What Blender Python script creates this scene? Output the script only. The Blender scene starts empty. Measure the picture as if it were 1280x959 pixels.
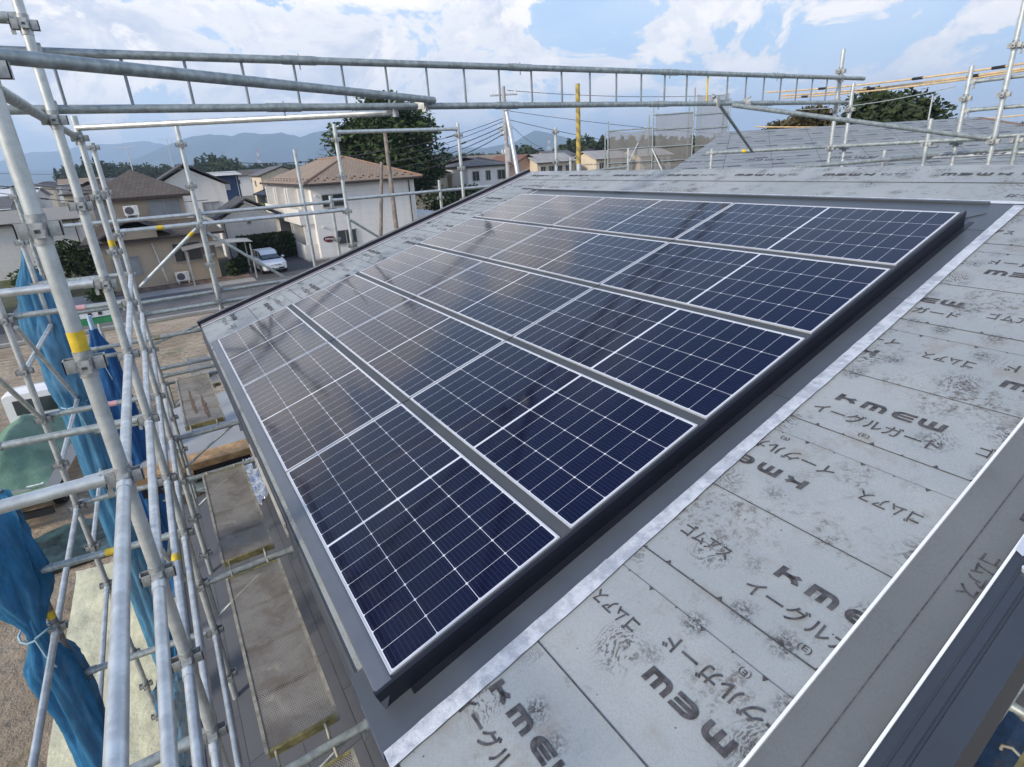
import bpy, bmesh, math, random
from mathutils import Vector, Matrix
R = math.radians
sc = bpy.context.scene
COL = sc.collection
rnd = random.Random(7)

# ------------------------------------------------------------------ camera
CAMP = Vector((5.9444, -0.3151, 7.0359))
AX = Vector((0.5484688, 0.83442322, -0.05403575))      # image right
AY = Vector((0.26000634, -0.23160848, -0.93741891))    # image down
AZ = Vector((-0.79471924, 0.50009539, -0.34398536))    # view
cam_d = bpy.data.cameras.new('camera'); cam = bpy.data.objects.new('camera', cam_d); COL.objects.link(cam)
m = Matrix((( AX.x, -AY.x, -AZ.x, CAMP.x), (AX.y, -AY.y, -AZ.y, CAMP.y), (AX.z, -AY.z, -AZ.z, CAMP.z), (0, 0, 0, 1)))
cam.matrix_world = m
cam_d.sensor_fit = 'HORIZONTAL'; cam_d.sensor_width = 36
cam_d.lens = 690.92 / 1280 * 36
cam_d.shift_x = -3.95 / 1280; cam_d.shift_y = -32.02 / 1280
cam_d.clip_start = 0.05; cam_d.clip_end = 30000
sc.camera = cam

# ------------------------------------------------------------------ sky, sun, exposure
SUN_EL, SUN_AZ = 27.0, 281.0        # azimuth measured from +x counter clockwise (towards the sun)
w = bpy.data.worlds.new("World"); sc.world = w; w.use_nodes = True
nt = w.node_tree; nt.nodes.clear()
def N(t, nt=nt): return nt.nodes.new(t)
out = N('ShaderNodeOutputWorld'); bg = N('ShaderNodeBackground'); bg.inputs[1].default_value = 0.145
sky = N('ShaderNodeTexSky'); sky.sky_type = 'NISHITA'; sky.sun_disc = False
sky.sun_elevation = R(SUN_EL); sky.sun_rotation = R(90 - SUN_AZ); sky.air_density = 1.0; sky.dust_density = 0.6; sky.ozone_density = 1.5
tc = N('ShaderNodeTexCoord'); sep = N('ShaderNodeSeparateXYZ'); nt.links.new(tc.outputs['Generated'], sep.inputs[0])
def math_n(op, a, b=None, c=None, nt=nt, clamp=False):
    n = nt.nodes.new('ShaderNodeMath'); n.operation = op; n.use_clamp = clamp
    for i, v in enumerate((a, b, c)):
        if v is None: continue
        if isinstance(v, (int, float)): n.inputs[i].default_value = v
        else: nt.links.new(v, n.inputs[i])
    return n.outputs[0]
def mixc(f, a, b, nt=nt):
    n = nt.nodes.new('ShaderNodeMix'); n.data_type = 'RGBA'
    for s, v in ((0, f), (6, a), (7, b)):
        if isinstance(v, tuple): n.inputs[s].default_value = (*v, 1)
        elif isinstance(v, (int, float)): n.inputs[s].default_value = v
        else: nt.links.new(v, n.inputs[s])
    return n.outputs[2]
def ramp(f, lo, hi, nt=nt):
    n = nt.nodes.new('ShaderNodeMapRange'); n.interpolation_type = 'SMOOTHSTEP'
    nt.links.new(f, n.inputs[0]); n.inputs[1].default_value = lo; n.inputs[2].default_value = hi
    return n.outputs[0]
def noise(vec, scale, det=5, rough=.5, dist=0.0, nt=nt):
    n = nt.nodes.new('ShaderNodeTexNoise'); nt.links.new(vec, n.inputs['Vector'])
    n.inputs['Scale'].default_value = scale; n.inputs['Detail'].default_value = det
    n.inputs['Roughness'].default_value = rough; n.inputs['Distortion'].default_value = dist
    return n.outputs[0]
def vmul(vec, s, off=(0, 0, 0), nt=nt):
    n = nt.nodes.new('ShaderNodeMapping'); nt.links.new(vec, n.inputs[0])
    n.inputs['Scale'].default_value = s; n.inputs['Location'].default_value = off
    return n.outputs[0]
zz = math_n('ADD', math_n('MAXIMUM', sep.outputs[2], 0.0), 0.16)
cb = N('ShaderNodeCombineXYZ')
nt.links.new(math_n('DIVIDE', sep.outputs[0], zz), cb.inputs[0]); nt.links.new(math_n('DIVIDE', sep.outputs[1], zz), cb.inputs[1])
nt.links.new(math_n('MULTIPLY', sep.outputs[2], 2.2), cb.inputs[2])
cv = cb.outputs[0]
# cumulus: noise on the direction sphere, a little wider than tall, denser low down and thinning towards the zenith
dv = vmul(tc.outputs['Generated'], (1, 1, 1.75), (2.75, 1.35, .2))
n1 = noise(dv, 6.0, 12, .62, .45)
n2 = noise(dv, 1.9, 3, .5, .2)
nsum = math_n('ADD', math_n('MULTIPLY', n1, .74), math_n('MULTIPLY', n2, .40))
nsum = math_n('SUBTRACT', nsum, math_n('MULTIPLY', ramp(sep.outputs[2], .41, .56), .20))
cover = ramp(nsum, .524, .562)
n1b = noise(vmul(tc.outputs['Generated'], (1, 1, 1.75), (2.75 + .012, 1.35 + .020, .2 - .040)), 6.0, 12, .62, .45)
rim = ramp(math_n('SUBTRACT', n1, n1b), -.01, .10)
belly = ramp(nsum, .565, .68)
ccol = mixc(math_n('MULTIPLY', belly, .85), (6.0, 5.85, 5.8), (3.5, 3.8, 4.6))
ccol = mixc(math_n('MULTIPLY', rim, .85), ccol, (7.4, 6.9, 6.4))
glow = math_n('MULTIPLY', ramp(sep.outputs[2], .20, .28), ramp(sep.outputs[2], .48, .36)); gl = nt.nodes.new('ShaderNodeVectorMath'); gl.operation = 'SCALE'; nt.links.new(ccol, gl.inputs[0]); nt.links.new(math_n('ADD', 1.0, math_n('MULTIPLY', glow, .45)), gl.inputs['Scale']); ccol = gl.outputs[0]
veil = ramp(noise(vmul(tc.outputs['Generated'], (1, 1, 3), (7, 1, 0)), 2.4, 5, .6), .42, .68)
skyc = mixc(.9, sky.outputs[0], (3.0, 4.15, 5.7))
skyc = mixc(ramp(sep.outputs[2], .40, .80), skyc, (.75, 1.35, 3.0))
skyc = mixc(math_n('MULTIPLY', veil, .34), skyc, (5.2, 5.6, 6.2))
base = mixc(math_n('MULTIPLY', cover, .95), skyc, ccol)
hz = ramp(sep.outputs[2], .15, -.02)
base = mixc(math_n('MULTIPLY', hz, .62), base, (6.3, 6.3, 6.5))
nt.links.new(base, bg.inputs[0]); nt.links.new(bg.outputs[0], out.inputs[0])

sun_d = bpy.data.lights.new('sun', 'SUN'); sun = bpy.data.objects.new('sun', sun_d); COL.objects.link(sun)
sun_d.energy = 3.2; sun_d.angle = R(9); sun_d.color = (1, .88, .74)
sd = Vector((math.cos(R(SUN_EL)) * math.cos(R(SUN_AZ)), math.cos(R(SUN_EL)) * math.sin(R(SUN_AZ)), math.sin(R(SUN_EL))))
sun.rotation_euler = sd.to_track_quat('Z', 'Y').to_euler(); sun.location = (0, 0, 60)
sc.view_settings.view_transform = 'Standard'; sc.view_settings.look = 'None'; sc.view_settings.exposure = 0.45; sc.view_settings.gamma = 1
sc.cycles.max_bounces = 6; sc.cycles.transparent_max_bounces = 12; sc.cycles.caustics_reflective = False; sc.cycles.caustics_refractive = False
sc.cycles.use_denoising = True; sc.cycles.volume_max_steps = 64; sc.cycles.volume_bounces = 1

# ------------------------------------------------------------------ places measured from the roof
ZE = 5.5; TH = R(16.459); CT, ST = math.cos(TH), math.sin(TH)
VR = Vector((0, CT, ST)); NR = Vector((0, -ST, CT))
def RP(u, v, h=0.0): return Vector((u, 0, ZE)) + VR * v + NR * h     # a point over the panel plane
H0 = -0.10                                                            # the roof skin lies 10 cm under the panel faces
def ground(px, py, z=0.0):                                            # where a sight line meets the ground
    d = AX * ((px - 643.95) / 690.92) + AY * ((py - 447.48) / 690.92) + AZ
    return CAMP + d * ((z - CAMP.z) / d.z)
def deep(px, py, t):                                                  # a point t metres away
    return CAMP + (AX * ((px - 643.95) / 690.92) + AY * ((py - 447.48) / 690.92) + AZ) * t

# ------------------------------------------------------------------ materials
MATS = {}
def mat(name, col, rough=.6, metal=0.0, var=.12, vscale=6.0, bump=0.0, bscale=40.0, emit=None, spec=None, col2=None, alpha=None, objvar=0.0, detail=5):
    if name in MATS: return MATS[name]
    M = bpy.data.materials.new(name); M.use_nodes = True; t = M.node_tree; b = t.nodes['Principled BSDF']
    tcn = t.nodes.new('ShaderNodeTexCoord'); oc = tcn.outputs['Object']
    f = noise(oc, vscale, detail, .6, nt=t)
    c2 = col2 if col2 else tuple(max(0, c * (1 - var * 2)) for c in col)
    c1 = tuple(min(1, c * (1 + var)) for c in col) if not col2 else col
    c = mixc(ramp(f, .3, .7, nt=t), c2, c1, nt=t)
    if objvar:
        oi = t.nodes.new('ShaderNodeObjectInfo'); hs = t.nodes.new('ShaderNodeHueSaturation'); t.links.new(c, hs.inputs['Color'])
        t.links.new(math_n('ADD', math_n('MULTIPLY', oi.outputs['Random'], objvar), 1 - objvar / 2, nt=t), hs.inputs['Value']); c = hs.outputs[0]
    t.links.new(c, b.inputs['Base Color'])
    b.inputs['Roughness'].default_value = rough; b.inputs['Metallic'].default_value = metal
    if spec is not None: b.inputs['Specular IOR Level'].default_value = spec
    if alpha is not None: b.inputs['Alpha'].default_value = alpha
    if emit: b.inputs['Emission Color'].default_value = (*emit, 1); b.inputs['Emission Strength'].default_value = 1
    if bump:
        bn = t.nodes.new('ShaderNodeBump'); bn.inputs['Distance'].default_value = bump; bn.inputs['Strength'].default_value = 1
        t.links.new(noise(oc, bscale, 4, .6, nt=t), bn.inputs['Height']); t.links.new(bn.outputs[0], b.inputs['Normal'])
    MATS[name] = M; return M

galv = mat('galvanised_steel', (.43, .46, .455), .45, .55, .10, 16, .0002, 90, objvar=.3)
galvb = mat('bright_galvanised_steel', (.42, .45, .46), .42, .6, .11, 18, .0002, 90, objvar=.2)
galvd = mat('weathered_green_grey_tube', (.28, .315, .31), .5, .45, .16, 24, .0002, 70, objvar=.25)
clampm = mat('zinc_clamp', (.46, .48, .47), .45, .5, .2, 30)
rustc = mat('stained_clamp', (.34, .31, .20), .7, .2, .3, 40)
yel = mat('yellow_tape', (.72, .52, .04), .5, 0, .12, 20)
pinkt = mat('pink_mark', (.62, .36, .40), .6, 0, .1, 20)
ink = mat('dark_grey_ink', (.075, .075, .082), .75, 0, .3, 40)
metal_flat = mat('charcoal_sheet_metal', (.098, .114, .132), .38, .25, .05, 3, spec=.5)
metal_navy = mat('navy_coated_metal', (.017, .020, .030), .33, .2, .08, 3)
metal_grey = mat('blue_grey_sheet_metal', (.14, .16, .19), .40, .3, .05, 4)
lavender = mat('pale_mauve_metal', (.30, .28, .32), .45, .2, .06, 4)
silver = mat('bright_aluminium', (.80, .82, .84), .28, .5, .04, 8)
white_edge = mat('white_metal_edge', (.82, .84, .85), .4, 0, .04, 8)
strip_m = mat('anodised_cover_strip', (.070, .080, .088), .55, .15, .05, 5)
backside = mat('dark_void', (.02, .02, .024), .9)
wood = mat('new_timber', (.50, .32, .16), .7, 0, .25, 5, .001, 20)
cream = mat('cream_sheet', (.70, .68, .47), .85, 0, .10, 2.2, .035, 3.5)
foil = mat('silver_foil', (.62, .65, .70), .22, .75, .1, 4, .02, 9)

# ------------------------------------------------------------------ mesh helpers
class MB:
    def __init__(s): s.v = []; s.f = []; s.m = []; s.sm = []
    def add(s, vs, fs, mi=0, smooth=False):
        o = len(s.v); s.v += [Vector(p) for p in vs]
        for f in fs: s.f.append(tuple(i + o for i in f)); s.m.append(mi); s.sm.append(smooth)
        return s
    def box(s, c, d, mi=0, ax=None):
        c = Vector(c); X, Y, Z = ax if ax else (Vector((1, 0, 0)), Vector((0, 1, 0)), Vector((0, 0, 1)))
        h = [x / 2 for x in d]
        vs = [c + X * (h[0] * a) + Y * (h[1] * b) + Z * (h[2] * e) for a in (-1, 1) for b in (-1, 1) for e in (-1, 1)]
        return s.add(vs, [(0, 1, 3, 2), (4, 6, 7, 5), (0, 4, 5, 1), (2, 3, 7, 6), (0, 2, 6, 4), (1, 5, 7, 3)], mi)
    def bx(s, x0, x1, y0, y1, z0, z1, mi=0): return s.box(((x0 + x1) / 2, (y0 + y1) / 2, (z0 + z1) / 2), (x1 - x0, y1 - y0, z1 - z0), mi)
    def tube(s, p, q, r, n=14, mi=0, r2=None, caps=True):
        return s.path([p, q], [r, r if r2 is None else r2], n, mi, caps)
    def path(s, pts, rs, n=12, mi=0, caps=True):
        pts = [Vector(p) for p in pts]; rs = rs if isinstance(rs, (list, tuple)) else [rs] * len(pts)
        rings = []; prev = None
        for i, p in enumerate(pts):
            d = (pts[min(i + 1, len(pts) - 1)] - pts[max(i - 1, 0)]).normalized()
            if prev is None:
                a = d.cross(Vector((0, 0, 1)));
                if a.length < .05: a = d.cross(Vector((1, 0, 0)))
            else: a = prev - d * prev.dot(d)
            a.normalize(); b = d.cross(a); prev = a
            rings.append([p + (a * math.cos(2 * math.pi * k / n) + b * math.sin(2 * math.pi * k / n)) * rs[i] for k in range(n)])
        vs = [x for r_ in rings for x in r_]; fs = []
        for i in range(len(rings) - 1):
            for k in range(n): fs.append((i * n + k, i * n + (k + 1) % n, (i + 1) * n + (k + 1) % n, (i + 1) * n + k))
        s.add(vs, fs, mi, True)
        if caps:
            s.add(rings[0], [tuple(range(n))[::-1]], mi); s.add(rings[-1], [tuple(range(n))], mi)
        return s
    def quad(s, a, b, c, d, mi=0): return s.add([a, b, c, d], [(0, 1, 2, 3)], mi)
    def prism(s, poly, off, mi=0, mi2=None):
        n = len(poly); off = Vector(off); a = [Vector(p) for p in poly]; b = [p + off for p in a]
        fs = [tuple(range(n))[::-1], tuple(range(n, 2 * n))] + [(i, (i + 1) % n, n + (i + 1) % n, n + i) for i in range(n)]
        return s.add(a + b, fs, mi)
    def mesh(s, name, mats, origin=(0, 0, 0), bevel=0):
        o = Vector(origin); me = bpy.data.meshes.new(name)
        me.from_pydata([tuple(p - o) for p in s.v], [], s.f)
        for mm in (mats if isinstance(mats, (list, tuple)) else [mats]): me.materials.append(mm)
        me.polygons.foreach_set('material_index', s.m); me.polygons.foreach_set('use_smooth', s.sm)
        me.update(); return me
    def build(s, name, mats, parent=None, origin=None):
        og = Vector(origin) if origin is not None else (Vector(parent['_w']) if parent and '_w' in parent else Vector((0, 0, 0)))
        o = bpy.data.objects.new(name, s.mesh(name, mats, og)); COL.objects.link(o)
        if parent is not None:
            o.parent = parent
        elif origin is not None: o.location = og
        o['_w'] = tuple(og)
        return o
def tag(o, label=None, cat=None, group=None, kind=None):
    if label: o['label'] = label
    if cat: o['category'] = cat
    if group: o['group'] = group
    if kind: o['kind'] = kind
    return o
def thing(name, label, cat, loc=(0, 0, 0), group=None, rotz=0):
    o = bpy.data.objects.new(name, None); COL.objects.link(o); o.location = loc; o.rotation_euler.z = rotz
    o.empty_display_size = .2; o['_w'] = tuple(loc) if rotz == 0 else (0, 0, 0)
    return tag(o, label, cat, group)
def link(name, me, parent, loc=(0, 0, 0), rot=None):
    o = bpy.data.objects.new(name, me); COL.objects.link(o); o.parent = parent
    o.location = Vector(loc) - (Vector(parent['_w']) if parent and '_w' in parent else Vector((0, 0, 0)))
    if rot is not None: o.rotation_mode = 'QUATERNION'; o.rotation_quaternion = rot
    o['_w'] = tuple(loc)
    return o
def bevel(o, wdt, seg=2):
    md = o.modifiers.new('bevel', 'BEVEL'); md.width = wdt; md.segments = seg; md.limit_method = 'ANGLE'; return o

# =================================================================== GROUND AND FAR LAND
def ground_mat():
    M = bpy.data.materials.new('open_land'); M.use_nodes = True; t = M.node_tree; b = t.nodes['Principled BSDF']
    tcn = t.nodes.new('ShaderNodeTexCoord'); oc = tcn.outputs['Object']
    a = noise(oc, .02, 6, .6, nt=t); c_ = noise(oc, .9, 6, .65, nt=t)
    c = mixc(ramp(a, .42, .58, nt=t), (.075, .085, .04), (.16, .14, .10), nt=t)
    c = mixc(math_n('MULTIPLY', ramp(c_, .4, .7, nt=t), .5, nt=t), c, (.20, .18, .14), nt=t)
    t.links.new(c, b.inputs['Base Color']); b.inputs['Roughness'].default_value = .95; return M
g = MB(); GS = 9000
g.quad((-GS, -GS, 0), (GS, -GS, 0), (GS, GS, 0), (-GS, GS, 0))
tag(g.build('ground', ground_mat()), kind='structure')

def soil_mat():
    M = bpy.data.materials.new('bare_soil'); M.use_nodes = True; t = M.node_tree; b = t.nodes['Principled BSDF']
    tcn = t.nodes.new('ShaderNodeTexCoord'); oc = tcn.outputs['Object']
    a = noise(oc, .35, 7, .62, .4, nt=t); f = noise(oc, 6, 6, .7, nt=t)
    wv = t.nodes.new('ShaderNodeTexWave'); t.links.new(vmul(oc, (1, 1, 1), nt=t), wv.inputs[0]); wv.inputs['Scale'].default_value = .55
    wv.inputs['Distortion'].default_value = 9; wv.inputs['Detail'].default_value = 4; wv.inputs['Detail Scale'].default_value = .6
    c = mixc(ramp(a, .35, .65, nt=t), (.29, .225, .155), (.50, .41, .30), nt=t)
    c = mixc(math_n('MULTIPLY', wv.outputs['Fac'], .35, nt=t), c, (.46, .38, .28), nt=t)
    c = mixc(math_n('MULTIPLY', ramp(f, .45, .75, nt=t), .45, nt=t), c, (.17, .13, .09), nt=t)
    gr = noise(vmul(oc, (1, 1, 1), (31, 7, 0), nt=t), .22, 5, .7, nt=t)
    c = mixc(math_n('MULTIPLY', ramp(gr, .58, .68, nt=t), .55, nt=t), c, (.13, .15, .05), nt=t)
    t.links.new(c, b.inputs['Base Color']); b.inputs['Roughness'].default_value = .95
    bn = t.nodes.new('ShaderNodeBump'); bn.inputs['Distance'].default_value = .12; t.links.new(math_n('ADD', f, wv.outputs['Fac'], nt=t), bn.inputs['Height'])
    t.links.new(bn.outputs[0], b.inputs['Normal']); return M
g = MB(); g.quad((-26.9, -40, .03), (30, -40, .03), (30, 40, .03), (-26.9, 40, .03)); tag(g.build('soil_lot', soil_mat()), kind='structure')
asph = mat('asphalt', (.085, .085, .088), .9, 0, .12, .5, .01, 30, col2=(.07, .07, .072))
conc = mat('pale_concrete', (.42, .41, .38), .9, 0, .12, .4, col2=(.30, .29, .27))
paving = mat('brown_gravel', (.22, .16, .13), .95, 0, .3, 2, .02, 20)
g = MB(); g.quad((-34.6, -90, .034), (-27.6, -90, .034), (-27.6, 90, .034), (-34.6, 90, .034)); tag(g.build('road', mat('worn_asphalt', (.135, .133, .13), .92, 0, .14, .6, .01, 25)), kind='structure')
g = MB(); g.bx(-27.6, -27.3, -90, 90, 0, .13); tag(g.build('kerb', conc), kind='structure')
g = MB(); g.quad((-38.6, -8, .038), (-34.6, -8, .038), (-34.6, 9, .038), (-38.6, 9, .038)); tag(g.build('forecourt', conc), kind='structure')
g = MB(); g.quad((-60, 5.0, .042), (-34.6, 5.0, .042), (-34.6, 9.6, .042), (-60, 9.6, .042)); tag(g.build('driveway', asph), kind='structure')
grass_far = mat('rough_grass', (.10, .115, .04), .95, 0, .3, .3, .05, 3)
g = MB(); g.quad((-120, 14, .05), (-75, 8, .05), (-75, 30, .05), (-120, 50, .05)); tag(g.build('meadow', grass_far), kind='structure')

def mountain(name, prof, dist, col, seed, thick=900, pad=1):
    # prof: list of (px, py) of the skyline, set out at its own distance as a ridge with slopes both ways
    rr = random.Random(seed); mb = MB(); cols = []
    pts = []
    for i in range(len(prof) - 1):
        (x0, y0), (x1, y1) = prof[i], prof[i + 1]
        n = max(1, int(abs(x1 - x0) / 6))
        for k in range(n): f = k / n; pts.append((x0 + (x1 - x0) * f, y0 + (y1 - y0) * f))
    pts.append(prof[-1]); rows = []
    fwd = Vector((AZ.x, AZ.y, 0)).normalized()
    for j, (off, hf) in enumerate(((-thick, 0), (-thick * .62, .30), (-thick * .3, .66), (0, 1.0), (thick * .5, .5), (thick, 0))):
        row = []
        for i, (x, y) in enumerate(pts):
            p = deep(x, y, dist); h = p.z * hf
            if 0 < j < 5: h += (rr.random() - .5) * p.z * (.03 if j == 3 else .22) ; h += math.sin(i * .8 + j * 1.7) * p.z * .05 * (j != 3)
            q = p + fwd * (off * (1 + .25 * math.sin(i * .55 + seed)) if j != 3 else 0)
            row.append(Vector((q.x, q.y, max(-5, h) if hf else -5)))
        rows.append(row)
    n = len(pts); vs = [v for r_ in rows for v in r_]
    fs = [(a * n + i, a * n + i + 1, (a + 1) * n + i + 1, (a + 1) * n + i) for a in range(len(rows) - 1) for i in range(n - 1)]
    mb.add(vs, fs, 0, True)
    return tag(mb.build(name, mat('wooded_slope_' + name, col, .95, 0, .25, .004)), kind='structure')
mountain('far_mountains', [(-260, 205), (-80, 200), (0, 201), (40, 190), (75, 189), (110, 181), (140, 180), (180, 176), (215, 183), (260, 190), (420, 186), (480, 182), (560, 184), (610, 185), (700, 195)], 6200, (.035, .06, .05), 3, 900)
mountain('mountains', [(-200, 222), (60, 212), (150, 203), (178, 196), (205, 183), (240, 170), (262, 168), (290, 170), (305, 165), (330, 168), (352, 166), (375, 171), (400, 164), (420, 161), (445, 167), (480, 178), (560, 188), (600, 187), (625, 181), (640, 180), (655, 170), (668, 163), (685, 166), (705, 171), (725, 177), (760, 184), (820, 192)], 4300, (.035, .06, .035), 5, 700)

# =================================================================== HAZE (closed box round everything, sky outside)
hz_m = bpy.data.materials.new('haze'); hz_m.use_nodes = True; t = hz_m.node_tree; t.nodes.clear()
o_ = t.nodes.new('ShaderNodeOutputMaterial'); pv = t.nodes.new('ShaderNodeVolumePrincipled')
pv.inputs['Color'].default_value = (.56, .75, 1, 1); pv.inputs['Density'].default_value = 0.00023; pv.inputs['Anisotropy'].default_value = .2
t.links.new(pv.outputs[0], o_.inputs['Volume'])
g = MB(); g.bx(-9100, 9100, -9100, 9100, -8, 460)
hb = g.build('haze', hz_m); tag(hb, kind='stuff')

# =================================================================== FOLIAGE
def leaf_mat(name, c1, c2):
    M = bpy.data.materials.new(name); M.use_nodes = True; t = M.node_tree; b = t.nodes['Principled BSDF']
    ge = t.nodes.new('ShaderNodeNewGeometry')
    c = mixc(ge.outputs['Random Per Island'], c1, c2, nt=t); t.links.new(c, b.inputs['Base Color'])
    b.inputs['Roughness'].default_value = .7; b.inputs['Specular IOR Level'].default_value = .25
    return M
leafA = leaf_mat('broadleaf_green', (.018, .034, .012), (.07, .11, .03))
leafB = leaf_mat('hedge_green', (.015, .03, .012), (.045, .075, .025))
leafC = leaf_mat('conifer_green', (.02, .035, .018), (.06, .085, .035))
leafD = leaf_mat('brownish_conifer', (.05, .045, .022), (.10, .085, .04))
leafE = leaf_mat('light_shrub', (.05, .085, .02), (.13, .17, .05))
bark = mat('bark', (.10, .075, .055), .9, 0, .3, 3, .02, 10)
def leaves(mb, c, rad, n, size, rr, shell=.55, up=0.0):
    c = Vector(c)
    for _ in range(n):
        while True:
            d = Vector((rr.uniform(-1, 1), rr.uniform(-1, 1), rr.uniform(-1, 1)))
            if .05 < d.length <= 1: break
        L = d.length; k = (shell + (1 - shell) * rr.random()) if rr.random() < .8 else rr.random()
        d = d / L * k; p = c + Vector((d.x * rad[0], d.y * rad[1], d.z * rad[2]))
        s = size * rr.uniform(.55, 1.35)
        a = Vector((rr.uniform(-1, 1), rr.uniform(-1, 1), rr.uniform(-.6, .6) + up)).normalized()
        b = a.cross(Vector((rr.uniform(-1, 1), rr.uniform(-1, 1), rr.uniform(-1, 1)))).normalized()
        mb.add([p - a * s, p + b * s * .45, p + a * s, p - b * s * .45], [(0, 1, 2, 3)], 0)
def tree(name, label, loc, h, spread, trunk_h, seed, lm, lobes=14, per=700, size=.3, cat='tree', group=None, flat=.75):
    rr = random.Random(seed); L = Vector(loc); o = thing(name, label, cat, L, group)
    tb = MB(); top = L + Vector((rr.uniform(-.3, .3), rr.uniform(-.3, .3), trunk_h + (h - trunk_h) * .55))
    tr = max(.06, h * .028); tb.path([L, L + Vector((.1, 0, trunk_h * .5)), (L + top) / 2 + Vector((0, .1, .2)), top], [tr * 1.4, tr, tr * .8, tr * .3], 9)
    cb_ = MB(); ch = (h - trunk_h)
    for i in range(lobes):
        a = rr.uniform(0, 6.28); rad = spread * math.sqrt(rr.random()) * .68; zf = rr.random()
        wf = math.sin(math.pi * (.18 + .72 * zf)) ** .6
        c = L + Vector((math.cos(a) * rad * wf, math.sin(a) * rad * wf, trunk_h + ch * (.12 + .74 * zf)))
        r = spread * rr.uniform(.26, .46)
        tb.path([L + Vector((0, 0, trunk_h * rr.uniform(.7, 1.1))), (L + c) / 2 + Vector((0, 0, trunk_h * .3)), c], [tr * .5, tr * .3, tr * .12], 6)
        leaves(cb_, c, (r, r, r * flat), per, size, rr)
    tb.build('trunk', bark, o); cb_.build('crown', lm, o); return o
def shrub(name, label, loc, rx, ry, h, seed, lm, n=900, size=.14, cat='shrub', group=None):
    rr = random.Random(seed); o = thing(name, label, cat, loc, group); L = Vector(loc)
    mb = MB()
    for i in range(5):
        c = L + Vector((rr.uniform(-.5, .5) * rx, rr.uniform(-.5, .5) * ry, h * rr.uniform(.35, .65)))
        leaves(mb, c, (rx * .7, ry * .7, h * .45), n // 5, size, rr)
    mb.build('foliage', lm, o)
    sb = MB(); sb.tube(L, L + Vector((0, 0, h * .5)), .04, 6); sb.build('stem', bark, o); return o

# =================================================================== HOUSES
glass = mat('window_glass', (.045, .055, .065), .08, 0, .2, .3, spec=.8)
curtain = mat('curtained_glass', (.34, .36, .38), .15, 0, .12, .6)
framem = mat('window_frame', (.42, .40, .37), .5)
framew = mat('white_frame', (.75, .76, .76), .5)
dkroof = mat('dark_tile', (.075, .072, .07), .75, 0, .2, 2)
def tile_mat(name, c1, c2, scale=3.4, axis=0):
    M = bpy.data.materials.new(name); M.use_nodes = True; t = M.node_tree; b = t.nodes['Principled BSDF']
    tcn = t.nodes.new('ShaderNodeTexCoord'); br = t.nodes.new('ShaderNodeTexBrick')
    s_ = t.nodes.new('ShaderNodeSeparateXYZ'); t.links.new(tcn.outputs['Object'], s_.inputs[0])
    cb2 = t.nodes.new('ShaderNodeCombineXYZ'); t.links.new(math_n('ADD', s_.outputs[0], s_.outputs[1], nt=t), cb2.inputs[0]); t.links.new(math_n('MULTIPLY', s_.outputs[2], 2.8, nt=t), cb2.inputs[1])
    t.links.new(cb2.outputs[0], br.inputs[0]); br.inputs['Scale'].default_value = scale * .55
    br.inputs['Color1'].default_value = (*c1, 1); br.inputs['Color2'].default_value = (*c2, 1); br.inputs['Mortar'].default_value = (*[x * .45 for x in c2], 1)
    br.inputs['Mortar Size'].default_value = .03; br.inputs['Row Height'].default_value = .5
    nn = noise(tcn.outputs['Object'], .8, 5, .7, nt=t)
    c = mixc(math_n('MULTIPLY', ramp(nn, .4, .65, nt=t), .4, nt=t), br.outputs[0], tuple(x * .6 for x in c2), nt=t)
    t.links.new(c, b.inputs['Base Color']); b.inputs['Roughness'].default_value = .75; return M
tan_tile = tile_mat('tan_roof_tiles', (.36, .27, .19), (.30, .22, .155))
brown_tile = tile_mat('mossy_brown_tiles', (.15, .125, .10), (.11, .09, .075))
grey_tile = tile_mat('grey_roof_tiles', (.16, .16, .165), (.12, .12, .125))
char_tile = tile_mat('charcoal_roof_tiles', (.085, .08, .085), (.06, .055, .06))
def wall_m(name, c, v=.05):
    M = bpy.data.materials.new(name); M.use_nodes = True; t = M.node_tree; b = t.nodes['Principled BSDF']
    oc = t.nodes.new('ShaderNodeTexCoord').outputs['Object']; s_ = t.nodes.new('ShaderNodeSeparateXYZ'); t.links.new(oc, s_.inputs[0])
    jt = math_n('LESS_THAN', math_n('FRACT', math_n('DIVIDE', s_.outputs[2], .455, nt=t), nt=t), .04, nt=t)
    st = ramp(noise(vmul(oc, (1, 1, .18), nt=t), 1.6, 6, .7, nt=t), .45, .72, nt=t)
    cc = mixc(math_n('MULTIPLY', st, .30, nt=t), c, tuple(x * .62 for x in c), nt=t)
    cc = mixc(math_n('MULTIPLY', jt, .30, nt=t), cc, tuple(x * .45 for x in c), nt=t)
    t.links.new(cc, b.inputs['Base Color']); b.inputs['Roughness'].default_value = .85; return M
def window(parent, c, wd, ht, nx, ny, fm=None, gm=None, mull=1, sill=False):
    # c: centre on the wall face; (nx, ny): outward normal
    fm = fm or framem; gm = gm or glass; n = Vector((nx, ny, 0)); s_ = Vector((-ny, nx, 0)); Z = Vector((0, 0, 1)); c = Vector(c)
    f = MB(); th = .06
    for sg in (-1, 1):
        f.box(c + s_ * (sg * (wd / 2)) + n * .03, (th, .10, ht + th), 0, (s_, n, Z))
        f.box(c + Z * (sg * (ht / 2)) + n * .033, (wd + th, .10, th), 0, (s_, n, Z))
    for k in range(mull): f.box(c + s_ * (wd * ((k + 1) / (mull + 1) - .5)) + n * .02, (.05, .07, ht), 0, (s_, n, Z))
    fo = f.build('window', fm, parent)
    p = MB(); p.box(c + n * .012, (wd - .01, .02, ht - .01), 0, (s_, n, Z)); po = p.build('pane', gm, fo)
    return fo
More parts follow.
